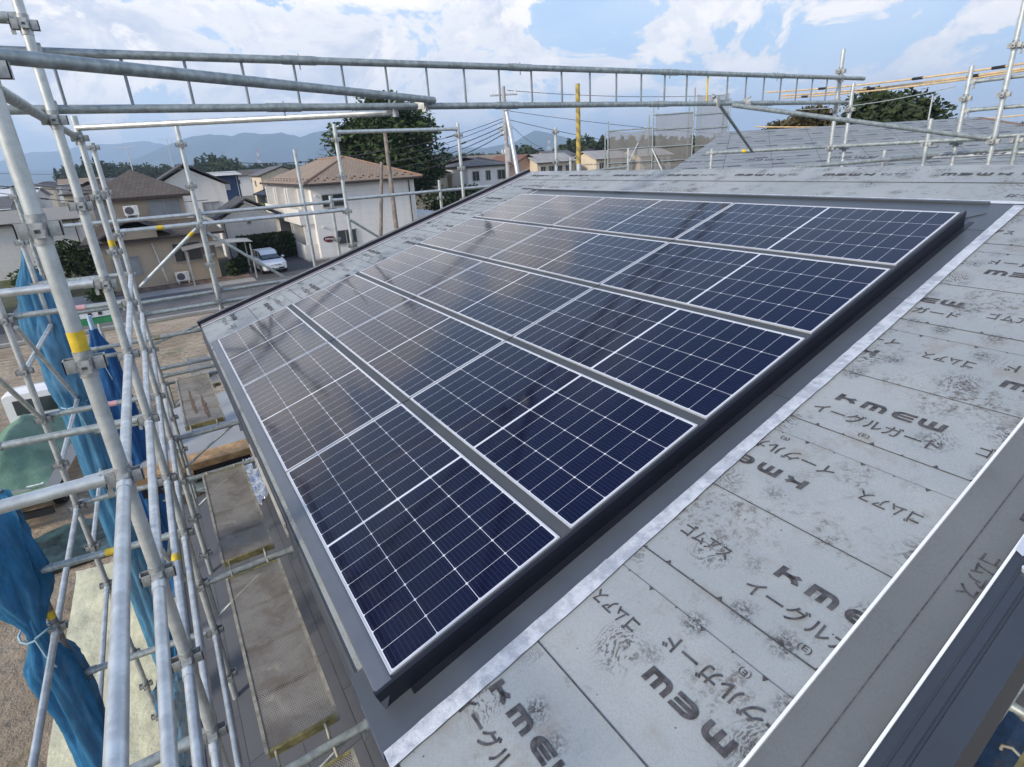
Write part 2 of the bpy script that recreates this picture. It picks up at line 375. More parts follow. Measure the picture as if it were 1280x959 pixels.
def roof_hip(mb, x0, x1, y0, y1, z, rise, t=.16, ridge='y', mi=0, mi2=1, inset=None):
    w_ = (x1 - x0); d_ = (y1 - y0)
    if ridge == 'y':
        i = inset if inset is not None else w_ / 2; xm = (x0 + x1) / 2; a, b = Vector((xm, y0 + i, z + rise)), Vector((xm, y1 - i, z + rise))
        c = [Vector((x0, y0, z)), Vector((x1, y0, z)), Vector((x1, y1, z)), Vector((x0, y1, z))]
        mb.add(c + [a, b], [(0, 1, 4), (1, 2, 5, 4), (2, 3, 5), (3, 0, 4, 5)], mi)
    else:
        i = inset if inset is not None else d_ / 2; ym = (y0 + y1) / 2; a, b = Vector((x0 + i, ym, z + rise)), Vector((x1 - i, ym, z + rise))
        c = [Vector((x0, y0, z)), Vector((x1, y0, z)), Vector((x1, y1, z)), Vector((x0, y1, z))]
        mb.add(c + [a, b], [(0, 1, 5, 4), (1, 2, 5), (2, 3, 4, 5), (3, 0, 4)], mi)
    mb.bx(x0 + .01, x1 - .01, y0 + .01, y1 - .01, z - t, z - .004, mi2)
def roof_gable(mb, x0, x1, y0, y1, z, rise, t=.14, ridge='y', mi=0, mi2=1):
    T = Vector((0, 0, t))
    if ridge == 'y':
        xm = (x0 + x1) / 2
        for xa in (x0, x1):
            p = [Vector((xa, y0, z)), Vector((xa, y1, z)), Vector((xm, y1, z + rise)), Vector((xm, y0, z + rise))]
            mb.prism(p, -T, mi)
    else:
        ym = (y0 + y1) / 2
        for ya in (y0, y1):
            p = [Vector((x0, ya, z)), Vector((x1, ya, z)), Vector((x1, ym, z + rise)), Vector((x0, ym, z + rise))]
            mb.prism(p, -T, mi)
fasc = mat('dark_fascia', (.05, .035, .03), .6)
def simple_house(label, x0, x1, y0, y1, eave, rise, wm, rm, kind='hip', ridge='y', name='house', wins=(), group='houses of the town beyond the road', oh=.5, band=None):
    o = thing(name, label, 'house', ((x0 + x1) / 2, (y0 + y1) / 2, 0), group)
    b = MB(); b.bx(x0, x1, y0, y1, -.05, eave - .1)
    if kind == 'gable':
        if ridge == 'y':
            for yy in (y0, y1): b.prism([(x0, yy, eave - .1), (x1, yy, eave - .1), ((x0 + x1) / 2, yy, eave + rise * (1 - oh * 2 / (x1 - x0 + 2 * oh)) - .16)], (0, .1 if yy == y0 else -.1, 0))
        else:
            for xx in (x0, x1): b.prism([(xx, y0, eave - .1), (xx, y1, eave - .1), (xx, (y0 + y1) / 2, eave + rise * (1 - oh * 2 / (y1 - y0 + 2 * oh)) - .16)], (.1 if xx == x0 else -.1, 0, 0))
    wo = b.build('wall', wm, o)
    if band: bb = MB(); bb.bx(x0 - .03, x1 + .03, y0 - .03, y1 + .03, 0, band[0]); bb.build('lower_wall', band[1], o)
    r = MB()
    (roof_hip if kind == 'hip' else roof_gable)(r, x0 - oh, x1 + oh, y0 - oh, y1 + oh, eave, rise, ridge=ridge)
    r.build('roof', [rm, fasc], o)
    gb = MB()
    if kind == 'hip' or ridge == 'y':
        gb.tube((x1 + oh + .05, y0 - oh, eave - .06), (x1 + oh + .05, y1 + oh, eave - .06), .055, 7)
        gb.path([(x1 + oh + .05, y1 - .3, eave - .08), (x1 + .08, y1 - .3, eave - .35), (x1 + .08, y1 - .3, .1)], .035, 6)
    else:
        gb.tube((x0 - oh, y0 - oh - .05, eave - .06), (x1 + oh, y0 - oh - .05, eave - .06), .055, 7)
        gb.path([(x1 - .3, y0 - oh - .05, eave - .08), (x1 + .08, y0 + .1, eave - .35), (x1 + .08, y0 + .1, .1)], .035, 6)
    gb.build('rain_gutter', fasc if wm not in (navy, greyw) else framew, o)
    for wv in wins:
        side, pos, z, wd, ht = wv[:5]; gm = wv[5] if len(wv) > 5 else glass
        off = .04 if band and z < band[0] else 0
        if side == 'x': window(o, (x1 + off, y0 + pos, z), wd, ht, 1, 0, gm=gm)
        else: window(o, (x0 + pos, y0 - off, z), wd, ht, 0, -1, gm=gm)
    return o
beige = wall_m('beige_render', (.50, .41, .31)); offw = wall_m('off_white_render', (.70, .69, .66)); whitew = wall_m('white_siding', (.78, .77, .74))
navy = wall_m('navy_siding', (.03, .055, .13)); creamw = wall_m('cream_siding', (.62, .54, .42)); greyw = wall_m('grey_siding', (.34, .34, .35)); pinkw = wall_m('salmon_siding', (.52, .34, .26)); bluew = wall_m('pale_blue_siding', (.30, .38, .50))

# ---- white apartment house with the tan roof
ap = thing('apartment_house', 'white apartment house with a tan tiled hip roof and balconies on its left side', 'house', (-46, 15, 0))
b = MB(); b.bx(-57, -39.9, 10.8, 19.4, -.05, 5.7); b.build('wall', whitew, ap)
b = MB(); b.bx(-46, -39.9 - .3, 19.4, 22.2, -.05, 2.6); b.build('annex', offw, ap)
b = MB(); roof_hip(b, -57.6, -39.3, 10.2, 20.0, 5.82, 1.85, ridge='x', inset=4.9); ro = b.build('roof', [tan_tile, fasc], ap)
b = MB(); rr = random.Random(2)
for k in range(26):
    y = 10.5 + k * .36; b.box((-39.75 - (k % 2) * .35, y, 6.03 + (k % 2) * .13), (.12, .16, .05))
for k in range(26): b.box((-40.5 - k * .6, 10.62 + (k % 2) * .35, 6.02 + (k % 2) * .13), (.16, .12, .05))
b.build('snow_guard', mat('snow_guard_brown', (.10, .06, .04), .7), ro)
b = MB()
for (a_, c_) in (((-39.3, 10.2, 5.86), (-44.3, 15.1, 7.7)), ((-39.3, 20.0, 5.86), (-44.3, 15.1, 7.7)), ((-44.3, 15.1, 7.7), (-52.6, 15.1, 7.7))): b.tube(a_, c_, .09, 8)
b.build('ridge_cap', mat('ridge_tan', (.30, .19, .13), .8), ro)
window(ap, (-39.9, 12.4, 4.45), 1.7, .95, 1, 0, gm=glass); window(ap, (-39.9, 13.0, 1.55), 1.75, 1.1, 1, 0, gm=glass)
b = MB(); b.tube((-39.82, 18.9, 0), (-39.82, 18.9, 5.6), .05, 8); b.tube((-39.25, 10.2, 5.72), (-39.25, 20, 5.72), .07, 8); b.build('rain_pipe', fasc, ap)
# emblem plaque on the end wall
b = MB(); n = 28
b.add([(-39.86, 11.6 + .46 * math.cos(k * 6.2832 / n), 1.55 + .24 * math.sin(k * 6.2832 / n) + .03 * math.cos(k * 6.2832 / n * 2)) for k in range(n)], [tuple(range(n))], 0)
pq = b.build('name_plaque', mat('maroon_plaque', (.13, .02, .02), .5), ap)
b = MB()
for k in range(6): b.box((-39.85, 11.33 + k * .11, 1.55 + .02 * math.sin(k)), (.01, .05, .13)); 
b.build('plaque_lettering', white_edge, pq)
b = MB()
for (y, z) in ((11.1, 4.9), (11.3, 2.5)): b.box((-39.84, y, z), (.12, .13, .13))
b.build('vent_cap', framew, ap)
for fl in (0, 1):       # balconies along the left side
    z0 = .15 + fl * 2.75
    b = MB()
    for k in range(3):
        x = -41.3 - k * 4.6
        b.bx(x - 3.6, x + .9, 9.75, 9.87, z0, z0 + 1.05); b.bx(x - 3.6, x - 3.48, 9.87, 10.8, z0, z0 + 1.05); b.bx(x + .78, x + .9, 9.87, 10.8, z0, z0 + 1.05)
        b.bx(x - 3.6, x + .9, 9.75, 10.8, z0 - .14, z0 - .001)
    b.build('balcony', offw, ap)
    for k in range(3):
        x = -42.6 - k * 4.6
        window(ap, (x, 10.8, z0 + 1.25), 1.7, 2.0, 0, -1, gm=glass if k % 2 else curtain)
        for s_ in (-1.9, 1.9): pb = MB(); pb.bx(x + s_ - .12, x + s_ + .12, 10.0, 10.799, z0, z0 + 2.6); pb.build('balcony_partition', whitew, ap)
b = MB(); b.bx(-39.6, -39.3, 9.6, 19.4, .03, .16); b.build('plinth_step', conc, ap)

# ---- beige house with brown roofs
h1 = thing('beige_house', 'beige two storey house with mossy brown hip roofs beyond the road', 'house', (-42, -.5, 0))
b = MB(); b.bx(-46.5, -39.9, -3.0, 2.2, 2.9, 5.75); b.build('upper_wall', beige, h1)
b = MB(); b.bx(-47, -38.4, -3.4, 3.3, -.05, 3.2); b.build('lower_wall', beige, h1)
b = MB(); roof_hip(b, -47.1, -39.3, -3.7, 2.9, 5.8, 1.75, ridge='x', inset=3.3); b.build('upper_roof', [brown_tile, fasc], h1)
b = MB(); z = 3.25
b.add([(-37.6, -4.1, z), (-37.6, 4.1, z), (-39.9, 2.6, 4.15), (-39.9, -3.3, 4.15)], [(0, 1, 2, 3)], 0)
b.add([(-37.6, -4.1, z), (-39.9, -3.3, 4.15), (-47, -3.3, 4.15), (-47.8, -4.1, z)], [(0, 1, 2, 3)], 0)
b.add([(-37.6, 4.1, z), (-47.8, 4.1, z), (-47, 2.6, 4.15), (-39.9, 2.6, 4.15)], [(0, 1, 2, 3)], 0)
b.bx(-47.7, -37.65, -4.05, 4.05, z - .16, z - .004, 1); b.build('lower_roof', [brown_tile, fasc], h1)
b = MB(); roof_gable(b, -40.2, -37.2, -3.1, .9, 3.55, 1.15, ridge='x'); b.bx(-39.9, -37.7, -2.3, .1, 3.26, 3.9, 1); b.build('porch_gable', [char_tile, beige], h1)
window(h1, (-39.9, 1.0, 4.95), 1.9, 1.15, 1, 0, gm=curtain); window(h1, (-39.9, -2.6, 4.8), .8, 1.1, 1, 0, gm=curtain)
window(h1, (-38.4, -2.0, 1.55), 1.5, 1.2, 1, 0, gm=curtain); window(h1, (-38.4, 1.6, 2.05), 1.7, 1.25, 1, 0)
b = MB(); b.tube((-38.3, .0, .2), (-38.3, -.35, 2.9), .05, 6); b.build('down_pipe', framew, h1)
def ac_unit(loc, label, ny=0):
    x, y, z = loc; o = thing('air_conditioner', label, 'air conditioner', loc, None)
    b = MB(); b.bx(x - .15, x + .15, y - .4, y + .4, z, z + .6); bevel(b.build('casing', mat('ac_white', (.75, .75, .73), .5), o), .02)
    b = MB(); n = 20
    b.add([(x + .155, y - .1 + .24 * math.cos(k * 6.2832 / n), z + .3 + .24 * math.sin(k * 6.2832 / n)) for k in range(n)], [tuple(range(n))], 0); b.build('fan_grille', mat('ac_grille', (.10, .10, .11), .6), o)
    b = MB()
    for s_ in (-.3, .3): b.bx(x - .2, x + .2, y + s_ - .03, y + s_ + .03, z - .22, z)
    b.build('stand', framew, o)
ac_unit((-38.4, -.95, 4.72), 'white air conditioner unit standing on the lower roof of the beige house')
ac_unit((-37.9, .9, .22), 'air conditioner unit on the ground by the beige wall under the window')
# gravel bed, tank
g = MB(); g.quad((-38.35, -3.4, .052), (-36.3, -3.4, .052), (-36.3, 5.0, .052), (-38.35, 5.0, .052)); tag(g.build('gravel_path', paving), kind='structure')

# carport beside it
cp = thing('carport', 'grey carport with a curved translucent roof in front of the beige house', 'carport', (-36.2, 3.0, 0))
b = MB(); nn_ = 9
for i in range(nn_ - 1):
    f0, f1 = i / (nn_ - 1), (i + 1) / (nn_ - 1)
    z0, z1 = 2.25 + .35 * math.sin(math.pi * (.15 + .6 * f0)), 2.25 + .35 * math.sin(math.pi * (.15 + .6 * f1))
    y0, y1 = 1.2 + 4.2 * f0, 1.2 + 4.2 * f1
    b.prism([(-38.2, y0, z0), (-38.2, y1, z1), (-35.6, y1, z1), (-35.6, y0, z0)], (0, 0, .03))
b.build('canopy', mat('smoky_polycarbonate', (.30, .29, .27), .35, 0, .05, 1), cp)
for (x, y) in ((-35.7, 1.4), (-38.1, 1.4), (-35.7, 5.2), (-38.1, 5.2)):
    b = MB(); b.bx(x - .04, x + .04, y - .04, y + .04, .04, 2.38); b.build('post', framem, cp)

# small outbuilding and the white gabled house behind
simple_house('small white gabled outbuilding with a dark tiled roof behind the hedge', -50.5, -46.2, 4.9, 9.0, 3.5, 1.45, offw, char_tile, 'gable', 'x', 'outbuilding', [('x', 2.0, 3.0, .3, .3)], None)
simple_house('white house with a dark tiled gable facing the road, behind the beige house', -66, -57.5, .8, 7.0, 6.0, 2.0, offw, char_tile, 'gable', 'x', 'house', [('x', 1.4, 4.4, 1.6, 1.2, curtain), ('x', 4.6, 3.7, 1.5, 1.3, curtain)])
simple_house('navy blue box shaped house with a pale flat roof edge', -104, -93, 6.6, 13.2, 6.6, .5, navy, mat('pale_sheet_roof', (.5, .5, .48), .6), 'gable', 'y', 'house', [('x', 4.6, 4.9, 1.1, 1.0, curtain)])
simple_house('cream two storey house beyond the navy house', -128, -117, 20.5, 29, 6.0, 1.6, creamw, grey_tile, 'gable', 'x', 'house', [('x', 2, 4.4, 1.5, 1.1), ('x', 6, 4.4, 1.5, 1.1), ('y', 4, 4.4, 1.5, 1.1)])
simple_house('long low house with a black roof above the meadow', -112, -98, 26, 38, 4.6, 3.0, creamw, char_tile, 'gable', 'x', 'house', [('x', 2, 2.0, 1.8, 1.8), ('x', 5, 2.0, 1.8, 1.8)])
simple_house('pale yellow veranda house at the edge of the meadow', -104, -96, 17, 24, 3.1, 1.5, creamw, grey_tile, 'hip', 'y', 'house', [('x', 1.5, 1.5, 1.4, 1.8), ('x', 4.5, 1.5, 1.4, 1.8)])
# left-hand side
simple_house('long white windowless warehouse wall left of the beige house', -66, -52, -16, -4.9, 4.2, .7, offw, mat('dull_metal_roof', (.26, .24, .21), .6), 'gable', 'y', 'warehouse')
simple_house('white roofed factory shed far off on the left', -120, -96, -26, -13, 5.0, 1.4, offw, mat('white_metal_roof', (.66, .68, .70), .5), 'gable', 'y', 'warehouse')
simple_house('brown tiled house seen between the first two scaffold posts', -110, -100, -9.5, -1.5, 5.2, 1.6, creamw, brown_tile, 'hip', 'y', 'house', [('x', 2, 3.6, 1.5, 1.1), ('x', 5.6, 3.6, 1.5, 1.1)])
simple_house('grey house with a shallow roof at the far left edge', -84, -75, -19.5, -12.5, 4.6, 1.2, greyw, grey_tile, 'gable', 'y', 'house', [('x', 2, 3.2, 1.5, 1.1)])
simple_house('tan rendered house cut by the left edge of the photo', -37, -30, -16.5, -9.4, 5.8, 1.4, beige, char_tile, 'hip', 'y', 'house', [('x', 6.2, 3.9, .8, 1.3), ('x', 6.0, 1.4, .8, 1.2)])
# behind the big tree and right of it
simple_house('white and navy two storey house with a grey hip roof', -70, -61.5, 36.4, 42.6, 6.0, 1.1, whitew, grey_tile, 'hip', 'y', 'house', [('x', 1.2, 4.7, 1.0, 1.2), ('x', 3.1, 4.7, .7, 1.2), ('x', 5.2, 4.7, 1.2, 1.2), ('x', 4.6, 1.9, 1.0, 1.2)], band=(3.1, navy))
simple_house('pale gabled house between the big tree and the scaffold post', -74, -66, 29.5, 35.6, 5.3, 1.3, creamw, grey_tile, 'gable', 'x', 'house', [('x', 3, 3.9, 1.3, 1.3), ('y', 4, 4.0, 1.2, 1.2)])
simple_house('brown walled house with a rusty roof left of the utility poles', -92, -82, 56, 64, 4.9, 2.2, pinkw, mat('rusty_roof', (.17, .09, .06), .8), 'gable', 'x', 'house', [('x', 3, 3, 1.5, 1.2)])
simple_house('salmon pink house right of the utility poles', -96, -88, 70, 78, 5.8, 1.2, pinkw, grey_tile, 'hip', 'y', 'house', [('x', 2, 4.2, 1.2, 1.2), ('x', 5, 4.2, 1.2, 1.2)])
palroof = mat('pale_slate_roof', (.36, .35, .33), .7, 0, .1, .6)
for i, (lb, y0, y1, x1) in enumerate((('left one of the three pale tenement blocks with balconies', 60.5, 68.8, -79.5), ('middle one of the three pale tenement blocks, with a grey gable end', 72.2, 80.2, -77), ('right one of the three pale tenement blocks, beside the netted scaffold', 82.5, 91, -76))):
    o = simple_house(lb, x1 - 7, x1, y0, y1, 5.5, 1.5, creamw, palroof, 'gable', 'y', 'tenement', [('x', 1.2 + k * 1.9, 4.2, 1.1, 1.2) for k in range(4)] + [('x', 1.2 + k * 1.9, 1.6, 1.1, 1.2) for k in range(4)], 'tenement blocks in the distance')
    b = MB()
    for k in range(4): b.bx(x1, x1 + .8, y0 + .3 + k * 1.95, y0 + 1.9 + k * 1.95, 2.85, 3.7)
    b.build('balcony', greyw, o)
rr = random.Random(11)
wl = [('cream', creamw), ('white', whitew), ('grey', greyw), ('pale blue', bluew), ('salmon', pinkw), ('off white', offw)]
rl = [('charcoal', char_tile), ('grey', grey_tile), ('brown', brown_tile), ('tan', tan_tile)]
for i, (px, t_, w_) in enumerate([(22, 150, 12), (50, 190, 10), (92, 170, 10), (118, 120, 9), (135, 210, 12), (230, 170, 10), (262, 200, 11), (300, 165, 10), (318, 205, 10), (345, 190, 12), (365, 150, 11), (395, 210, 10), (548, 120, 10), (585, 150, 10), (610, 125, 9), (660, 160, 10), (692, 170, 10), (740, 180, 11), (1240, 120, 14)]):
    p = deep(px, 200, t_); wn, wm = wl[i % 6]; rn, rm = rl[(i * 3 + 1) % 4]
    nb = ['near the left edge', 'beyond the white roofed shed', 'above the warehouse', 'behind the second scaffold post', 'under the forest edge', 'left of the navy house', 'above the navy house', 'left of the radio mast', 'under the radio mast', 'right of the radio mast', 'behind the tan roof', 'above the tan roof ridge', 'in the gap right of the big tree', 'above the white and navy house', 'beside the utility poles', 'behind the utility poles', 'above the left tenement', 'above the middle tenement', 'at the right edge'][i]
    simple_house(f'far {wn} house with a {rn} roof {nb}', p.x - 4, p.x + 4, p.y - w_ / 2, p.y + w_ / 2, 5.2 + rr.random(), 1.5, wm, rm, 'hip' if i % 2 else 'gable', 'y' if i % 3 else 'x', 'house', [('x', w_ * .25, 4, 1.4, 1.1), ('x', w_ * .7, 4, 1.4, 1.1)])

# trees, hedge
tree('broadleaf_tree', 'large dark green broadleaf tree standing behind the tan roofed apartment house', (-58.5, 24.8, 0), 14.3, 7.6, 3.0, 21, leafA, 52, 620, .30)
b = MB(); rr = random.Random(5)
hd = thing('hedge', 'clipped dark green hedge between the carport and the outbuilding', 'hedge', (-44.5, 7.2, 0)); 
for k in range(3200):
    p = Vector((rr.uniform(-45.6, -43.4), rr.uniform(5.6, 9.6), rr.uniform(.1, 1.9))); f = rr.randrange(3)
    if f == 0: p.x = rr.choice((-45.6, -43.4)) + rr.uniform(-.1, .1)
    elif f == 1: p.y = rr.choice((5.6, 9.6)) + rr.uniform(-.1, .1)
    else: p.z = 1.9 + rr.uniform(-.12, .1)
    s_ = rr.uniform(.08, .18); a = Vector((rr.uniform(-1, 1), rr.uniform(-1, 1), rr.uniform(-1, 1))).normalized(); c_ = a.cross(Vector((rr.uniform(-1, 1), rr.uniform(-1, 1), .3))).normalized()
    b.add([p - a * s_, p + c_ * s_ * .6, p + a * s_, p - c_ * s_ * .6], [(0, 1, 2, 3)], 0)
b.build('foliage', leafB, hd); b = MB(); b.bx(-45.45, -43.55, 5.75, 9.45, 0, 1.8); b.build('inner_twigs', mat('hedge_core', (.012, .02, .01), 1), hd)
shrub('shrub', 'round dark shrub beside the parked white car', (-38.4, 4.4, 0), .8, .8, 1.3, 3, leafB)
shrub('shrub', 'dark red and green garden bush left of the nearest posts', (-47, -5.6, 0), 2.2, 2.2, 3.0, 4, leafB, 2200, .2)
shrub('shrub', 'yellow green garden bush in front of the warehouse', (-40.5, -7.6, 0), 1.6, 1.6, 2.0, 8, leafE, 1500, .16)
shrub('shrub', 'leafy pale shrub by the road behind the nearest post', (-35.6, -3.7, 0), .9, .9, 1.2, 9, leafE, 900, .12)
shrub('shrub', 'wide green shrub in the meadow beyond the apartment house', (-83, 15.8, 0), 3.4, 3.4, 2.6, 10, leafE, 1800, .26)
shrub('shrub', 'dark evergreen shrub under the scaffold post right of the big tree', (-52, 27.6, 0), 2.0, 2.0, 4.0, 12, leafB, 2200, .22)
shrub('shrub', 'dark evergreen shrub in front of the white and navy house', (-54, 32.2, 0), 2.4, 2.4, 4.1, 13, leafB, 2400, .24)
shrub('shrub', 'low spreading shrub at the foot of the utility poles', (-52, 37.2, 0), 3.0, 2.6, 3.7, 14, leafA, 2400, .24)
shrub('shrub', 'dark shrub at the right corner of the apartment house', (-46.5, 21.4, 0), 1.4, 1.4, 3.6, 15, leafB, 1500, .2)
def forest(name, label, pts, seed, lm, conif=.5, hm=9):
    rr = random.Random(seed); mb = MB()
    for (px, py, t_, n_, sp) in pts:
        for k in range(n_):
            x = px + rr.uniform(-sp, sp); tt = t_ * rr.uniform(.92, 1.12); p = deep(x, py, tt); h = max(5, p.z * rr.uniform(.8, 1.08)); r = rr.uniform(.16, .26) * hm
            c = Vector((p.x, p.y, h * .55))
            if rr.random() < conif:
                for j in range(5):
                    f = j / 5; zz_ = h * (.25 + .75 * f); rj = r * (1 - f) * .9 + .25
                    leaves(mb, (p.x, p.y, zz_), (rj, rj, h * .12), 34, .8, rr, .5)
            else: leaves(mb, c, (r * 1.3, r * 1.3, h * .46), 130, .9, rr, .6)
    return tag(mb.build(name, lm), label, None, None, 'stuff')
forest('distant_woods', 'strip of mixed woodland along the horizon on the left', [(80 + i * 12, 206 - (i % 3), 330, 12, 14) for i in range(0, 26)] + [(112, 196, 260, 14, 14), (125, 199, 250, 10, 18)] + [(250 + i * 10, 196 - 3 * math.sin(i), 280, 9, 9) for i in range(5)] + [(282, 199, 240, 12, 14)], 31, leafC, .35)
forest('distant_woods', 'thin line of woodland on the horizon between the big tree and the poles', [(395 + i * 14, 196.5 - i * .35, 360, 12, 12) for i in range(23)], 32, leafC, .4)
forest('conifer_wood', 'dark conifer wood rising behind the tenement blocks and the netting', [(700, 181, 190, 8, 8), (712, 174, 190, 10, 8)] + [(725 + i * 12, 170 + (i % 2), 190, 9, 9) for i in range(16)], 33, leafC, .9, 10)
forest('rounded_wood', 'rounded hump of trees left of the radio tower', [(642, 181, 230, 12, 10), (656, 180, 230, 12, 10), (668, 187, 230, 10, 10)], 34, leafC, .1)
forest('distant_woods', 'wooded ridge on the horizon at the right edge', [(1215 + i * 14, 156 - i * .6, 260, 12, 10) for i in range(8)], 35, leafC, .5)
tree('bushy_conifer', 'dense green bushy conifer showing above the far grey roof', (-11.6, 36.4, 0), 9.6, 4.6, 4.5, 41, leafC, 26, 900, .2)
tree('bushy_conifer', 'brownish bushy conifer left of the green one above the far grey roof', (-13.6, 32.0, 0), 9.0, 3.0, 4.5, 42, leafD, 18, 700, .18)

# radio towers
def radio(label, px, py, t_, hh):
    p = deep(px, py, t_); top = p.z; o = thing('radio_tower', label, 'tower', (p.x, p.y, 0))
    r_, w2 = MB(), MB()
    n_ = 8
    for k in range(n_):
        z0, z1 = top * k / n_, top * (k + 1) / n_; a0, a1 = 1.7 * (1 - k / n_) + .35, 1.7 * (1 - (k + 1) / n_) + .35
        for sx in (-1, 1):
            for sy in (-1, 1): (r_ if k % 2 else w2).tube((p.x + sx * a0, p.y + sy * a0, z0), (p.x + sx * a1, p.y + sy * a1, z1), .10, 4)
        for s_ in (-1, 1): (r_ if k % 2 else w2).tube((p.x - s_ * a0, p.y + a0 * .2, z0), (p.x + s_ * a1, p.y, z1), .07, 4)
    r_.build('red_section', mat('faded_signal_red', (.55, .22, .20), .6), o); w2.build('white_section', white_edge, o)
radio('small red and white radio tower on the horizon above the long black roof', 321, 187, 600, 30)
radio('red and white lattice radio tower under the mountain right of the poles', 686, 172, 520, 30)

# =================================================================== UTILITY POLES AND WIRES
polem = mat('concrete_pole', (.40, .41, .42), .8, 0, .08, 2)
steelp = mat('steel_pole', (.52, .57, .63), .45, .4, .06, 2)
P1 = deep(629, 108, 40); P1 = Vector((P1.x, P1.y, 11.75))
o = thing('utility_pole', 'tall concrete utility pole with a crossarm and many wires', 'utility pole', (P1.x, P1.y, 0))
b = MB(); b.tube((P1.x, P1.y, 0), P1, .19, 14, 0, .13); b.build('pole', polem, o)
for k, (z, ln) in enumerate(((11.2, 2.0), (8.9, 1.1), (8.5, .9), (7.2, .8))):
    b = MB(); b.box((P1.x, P1.y, z), (.1, ln, .1), 0, (AZ, Vector((AX.x, AX.y, 0)).normalized(), Vector((0, 0, 1)))); 
    ca = b.build('crossarm', steelp, o); b = MB()
    for s_ in (-.42, -.2, .2, .42): q = Vector((P1.x, P1.y, z + .05)) + Vector((AX.x, AX.y, 0)).normalized() * s_ * ln; b.tube(q, q + Vector((0, 0, .22)), .045, 8)
    b.build('insulator', white_edge, ca)
b = MB(); b.tube((P1.x + .25, P1.y + .05, 6.6), (P1.x + .25, P1.y + .05, 7.6), .17, 10); b.build('transformer', polem, o)
P2t, P2b = deep(632, 133, 40), deep(662, 300, 40)
d_ = (P2b - P2t).normalized(); P2g = P2t + d_ * (P2t.z / -d_.z)
o = thing('strut_pole', 'pale steel strut pole leaning against the utility pole', 'utility pole', P2g)
b = MB(); b.tube(P2g, P2t, .17, 14, 0, .15); b.build('pole', steelp, o)
b = MB(); b.box(P2t - d_ * -.3, (.3, .5, .06)); b.build('strap', polem, o)
PY = Vector((deep(722, 105, 38).x, deep(722, 105, 38).y, 11.4))
o = thing('wrapped_pole', 'utility pole wrapped in yellow and black warning cover beyond the ridge', 'utility pole', (PY.x, PY.y, 0))
def stripe_mat():
    M = bpy.data.materials.new('yellow_black_wrap'); M.use_nodes = True; t = M.node_tree; b = t.nodes['Principled BSDF']
    tcn = t.nodes.new('ShaderNodeTexCoord'); s_ = t.nodes.new('ShaderNodeSeparateXYZ'); t.links.new(tcn.outputs['Object'], s_.inputs[0])
    a = math_n('FRACT', math_n('ADD', math_n('MULTIPLY', s_.outputs[2], 1.6, nt=t), math_n('MULTIPLY', s_.outputs[1], 2.0, nt=t), nt=t), nt=t)
    nn = noise(tcn.outputs['Object'], 2.5, 3, .6, nt=t)
    f = ramp(math_n('ADD', a, math_n('MULTIPLY', nn, .5, nt=t), nt=t), .60, .90, nt=t)
    t.links.new(mixc(f, (.27, .21, .07), (.46, .35, .08), nt=t), b.inputs['Base Color']); b.inputs['Roughness'].default_value = .7; return M
b = MB(); b.tube((PY.x, PY.y, 0), (PY.x, PY.y, 6.2), .19, 14, 0, .17); b.build('pole', steelp, o)
b = MB(); b.tube((PY.x, PY.y, 6.2), PY, .175, 14, 0, .15); b.build('warning_cover', stripe_mat(), o)
b = MB(); b.box((PY.x, PY.y, 10.2), (.08, 1.1, .08), 0, (AZ, Vector((AX.x, AX.y, 0)).normalized(), Vector((0, 0, 1)))); b.build('crossarm', yel, o)
# two weathered wooden poles in front of the apartment house
woodp = mat('weathered_pole', (.22, .19, .16), .85, 0, .2, 3)
for lb, (ta, tb_), (ba, bb), r0 in (('taller weathered wooden pole leaning right, in front of the apartment house', (481, 165), (496, 290), .12), ('shorter weathered pole leaning against the taller one by the apartment house', (477, 203), (476, 295), .10)):
    A_, B_ = deep(ta, tb_, 32), deep(ba, bb, 32); d_ = (B_ - A_).normalized(); G_ = A_ + d_ * (A_.z / -d_.z)
    o = thing('wooden_pole', lb, 'pole', G_); b = MB(); b.tube(G_, A_, r0 * 1.25, 10, 0, r0 * .9); b.build('pole', woodp, o)
wirem = mat('black_cable', (.02, .02, .022), .6)
def wire(name, label, a, c, sag, r=.02, mt=None, group='overhead wires', sleeves=(), sl_r=None, cat='wire'):
    a, c = Vector(a), Vector(c); o = thing(name, label, cat, a, group); pts = []
    for k in range(17): f = k / 16; p = a.lerp(c, f); p.z -= sag * 4 * f * (1 - f); pts.append(p)
    b = MB(); b.path(pts, r, 6); wo = b.build('cable', mt or wirem, o)
    for f in sleeves:
        p = a.lerp(c, f); p.z -= sag * 4 * f * (1 - f); f2 = f + .035; q = a.lerp(c, f2); q.z -= sag * 4 * f2 * (1 - f2)
        b = MB(); b.tube(p, q, sl_r or r * 2.2, 7); b.build('sleeve', wirem, o)
    return o
g_l = 'wires running left from the utility pole'
for k, (y0, ex, ey, te, sg, sl) in enumerate(((148, 400, 187, 60, 1.0, (.2, .4)), (152, 398, 193, 60, 1.2, (.3,)), (158, 395, 199, 58, 1.3, (.15, .4, .55)), (163, 392, 206, 58, 1.5, (.25,)), (168, 392, 210, 57, 1.8, (.2, .45)))):
    wire('power_cable', ['topmost', 'second', 'third', 'fourth', 'lowest'][k] + ' of the five black cables fanning out left from the utility pole', deep(629, y0, 40), deep(ex, ey, te), sg, .022 + .008 * (k > 1), sleeves=sl, group=g_l, cat='cable')
wire('power_line', 'upper thin wire running right from the utility pole crossarm', deep(634, 113, 40), deep(905, 119, 44), .25, .02, group=None)
wire('power_line', 'thin grey wire passing right at mid height behind the wrapped pole', deep(637, 139, 40), deep(1280, 170, 42), .9, .018, group=None)
wire('power_line', 'lower thin wire sloping right towards the netted scaffold', deep(637, 150, 40), deep(900, 190, 60), .5, .02, group=None)
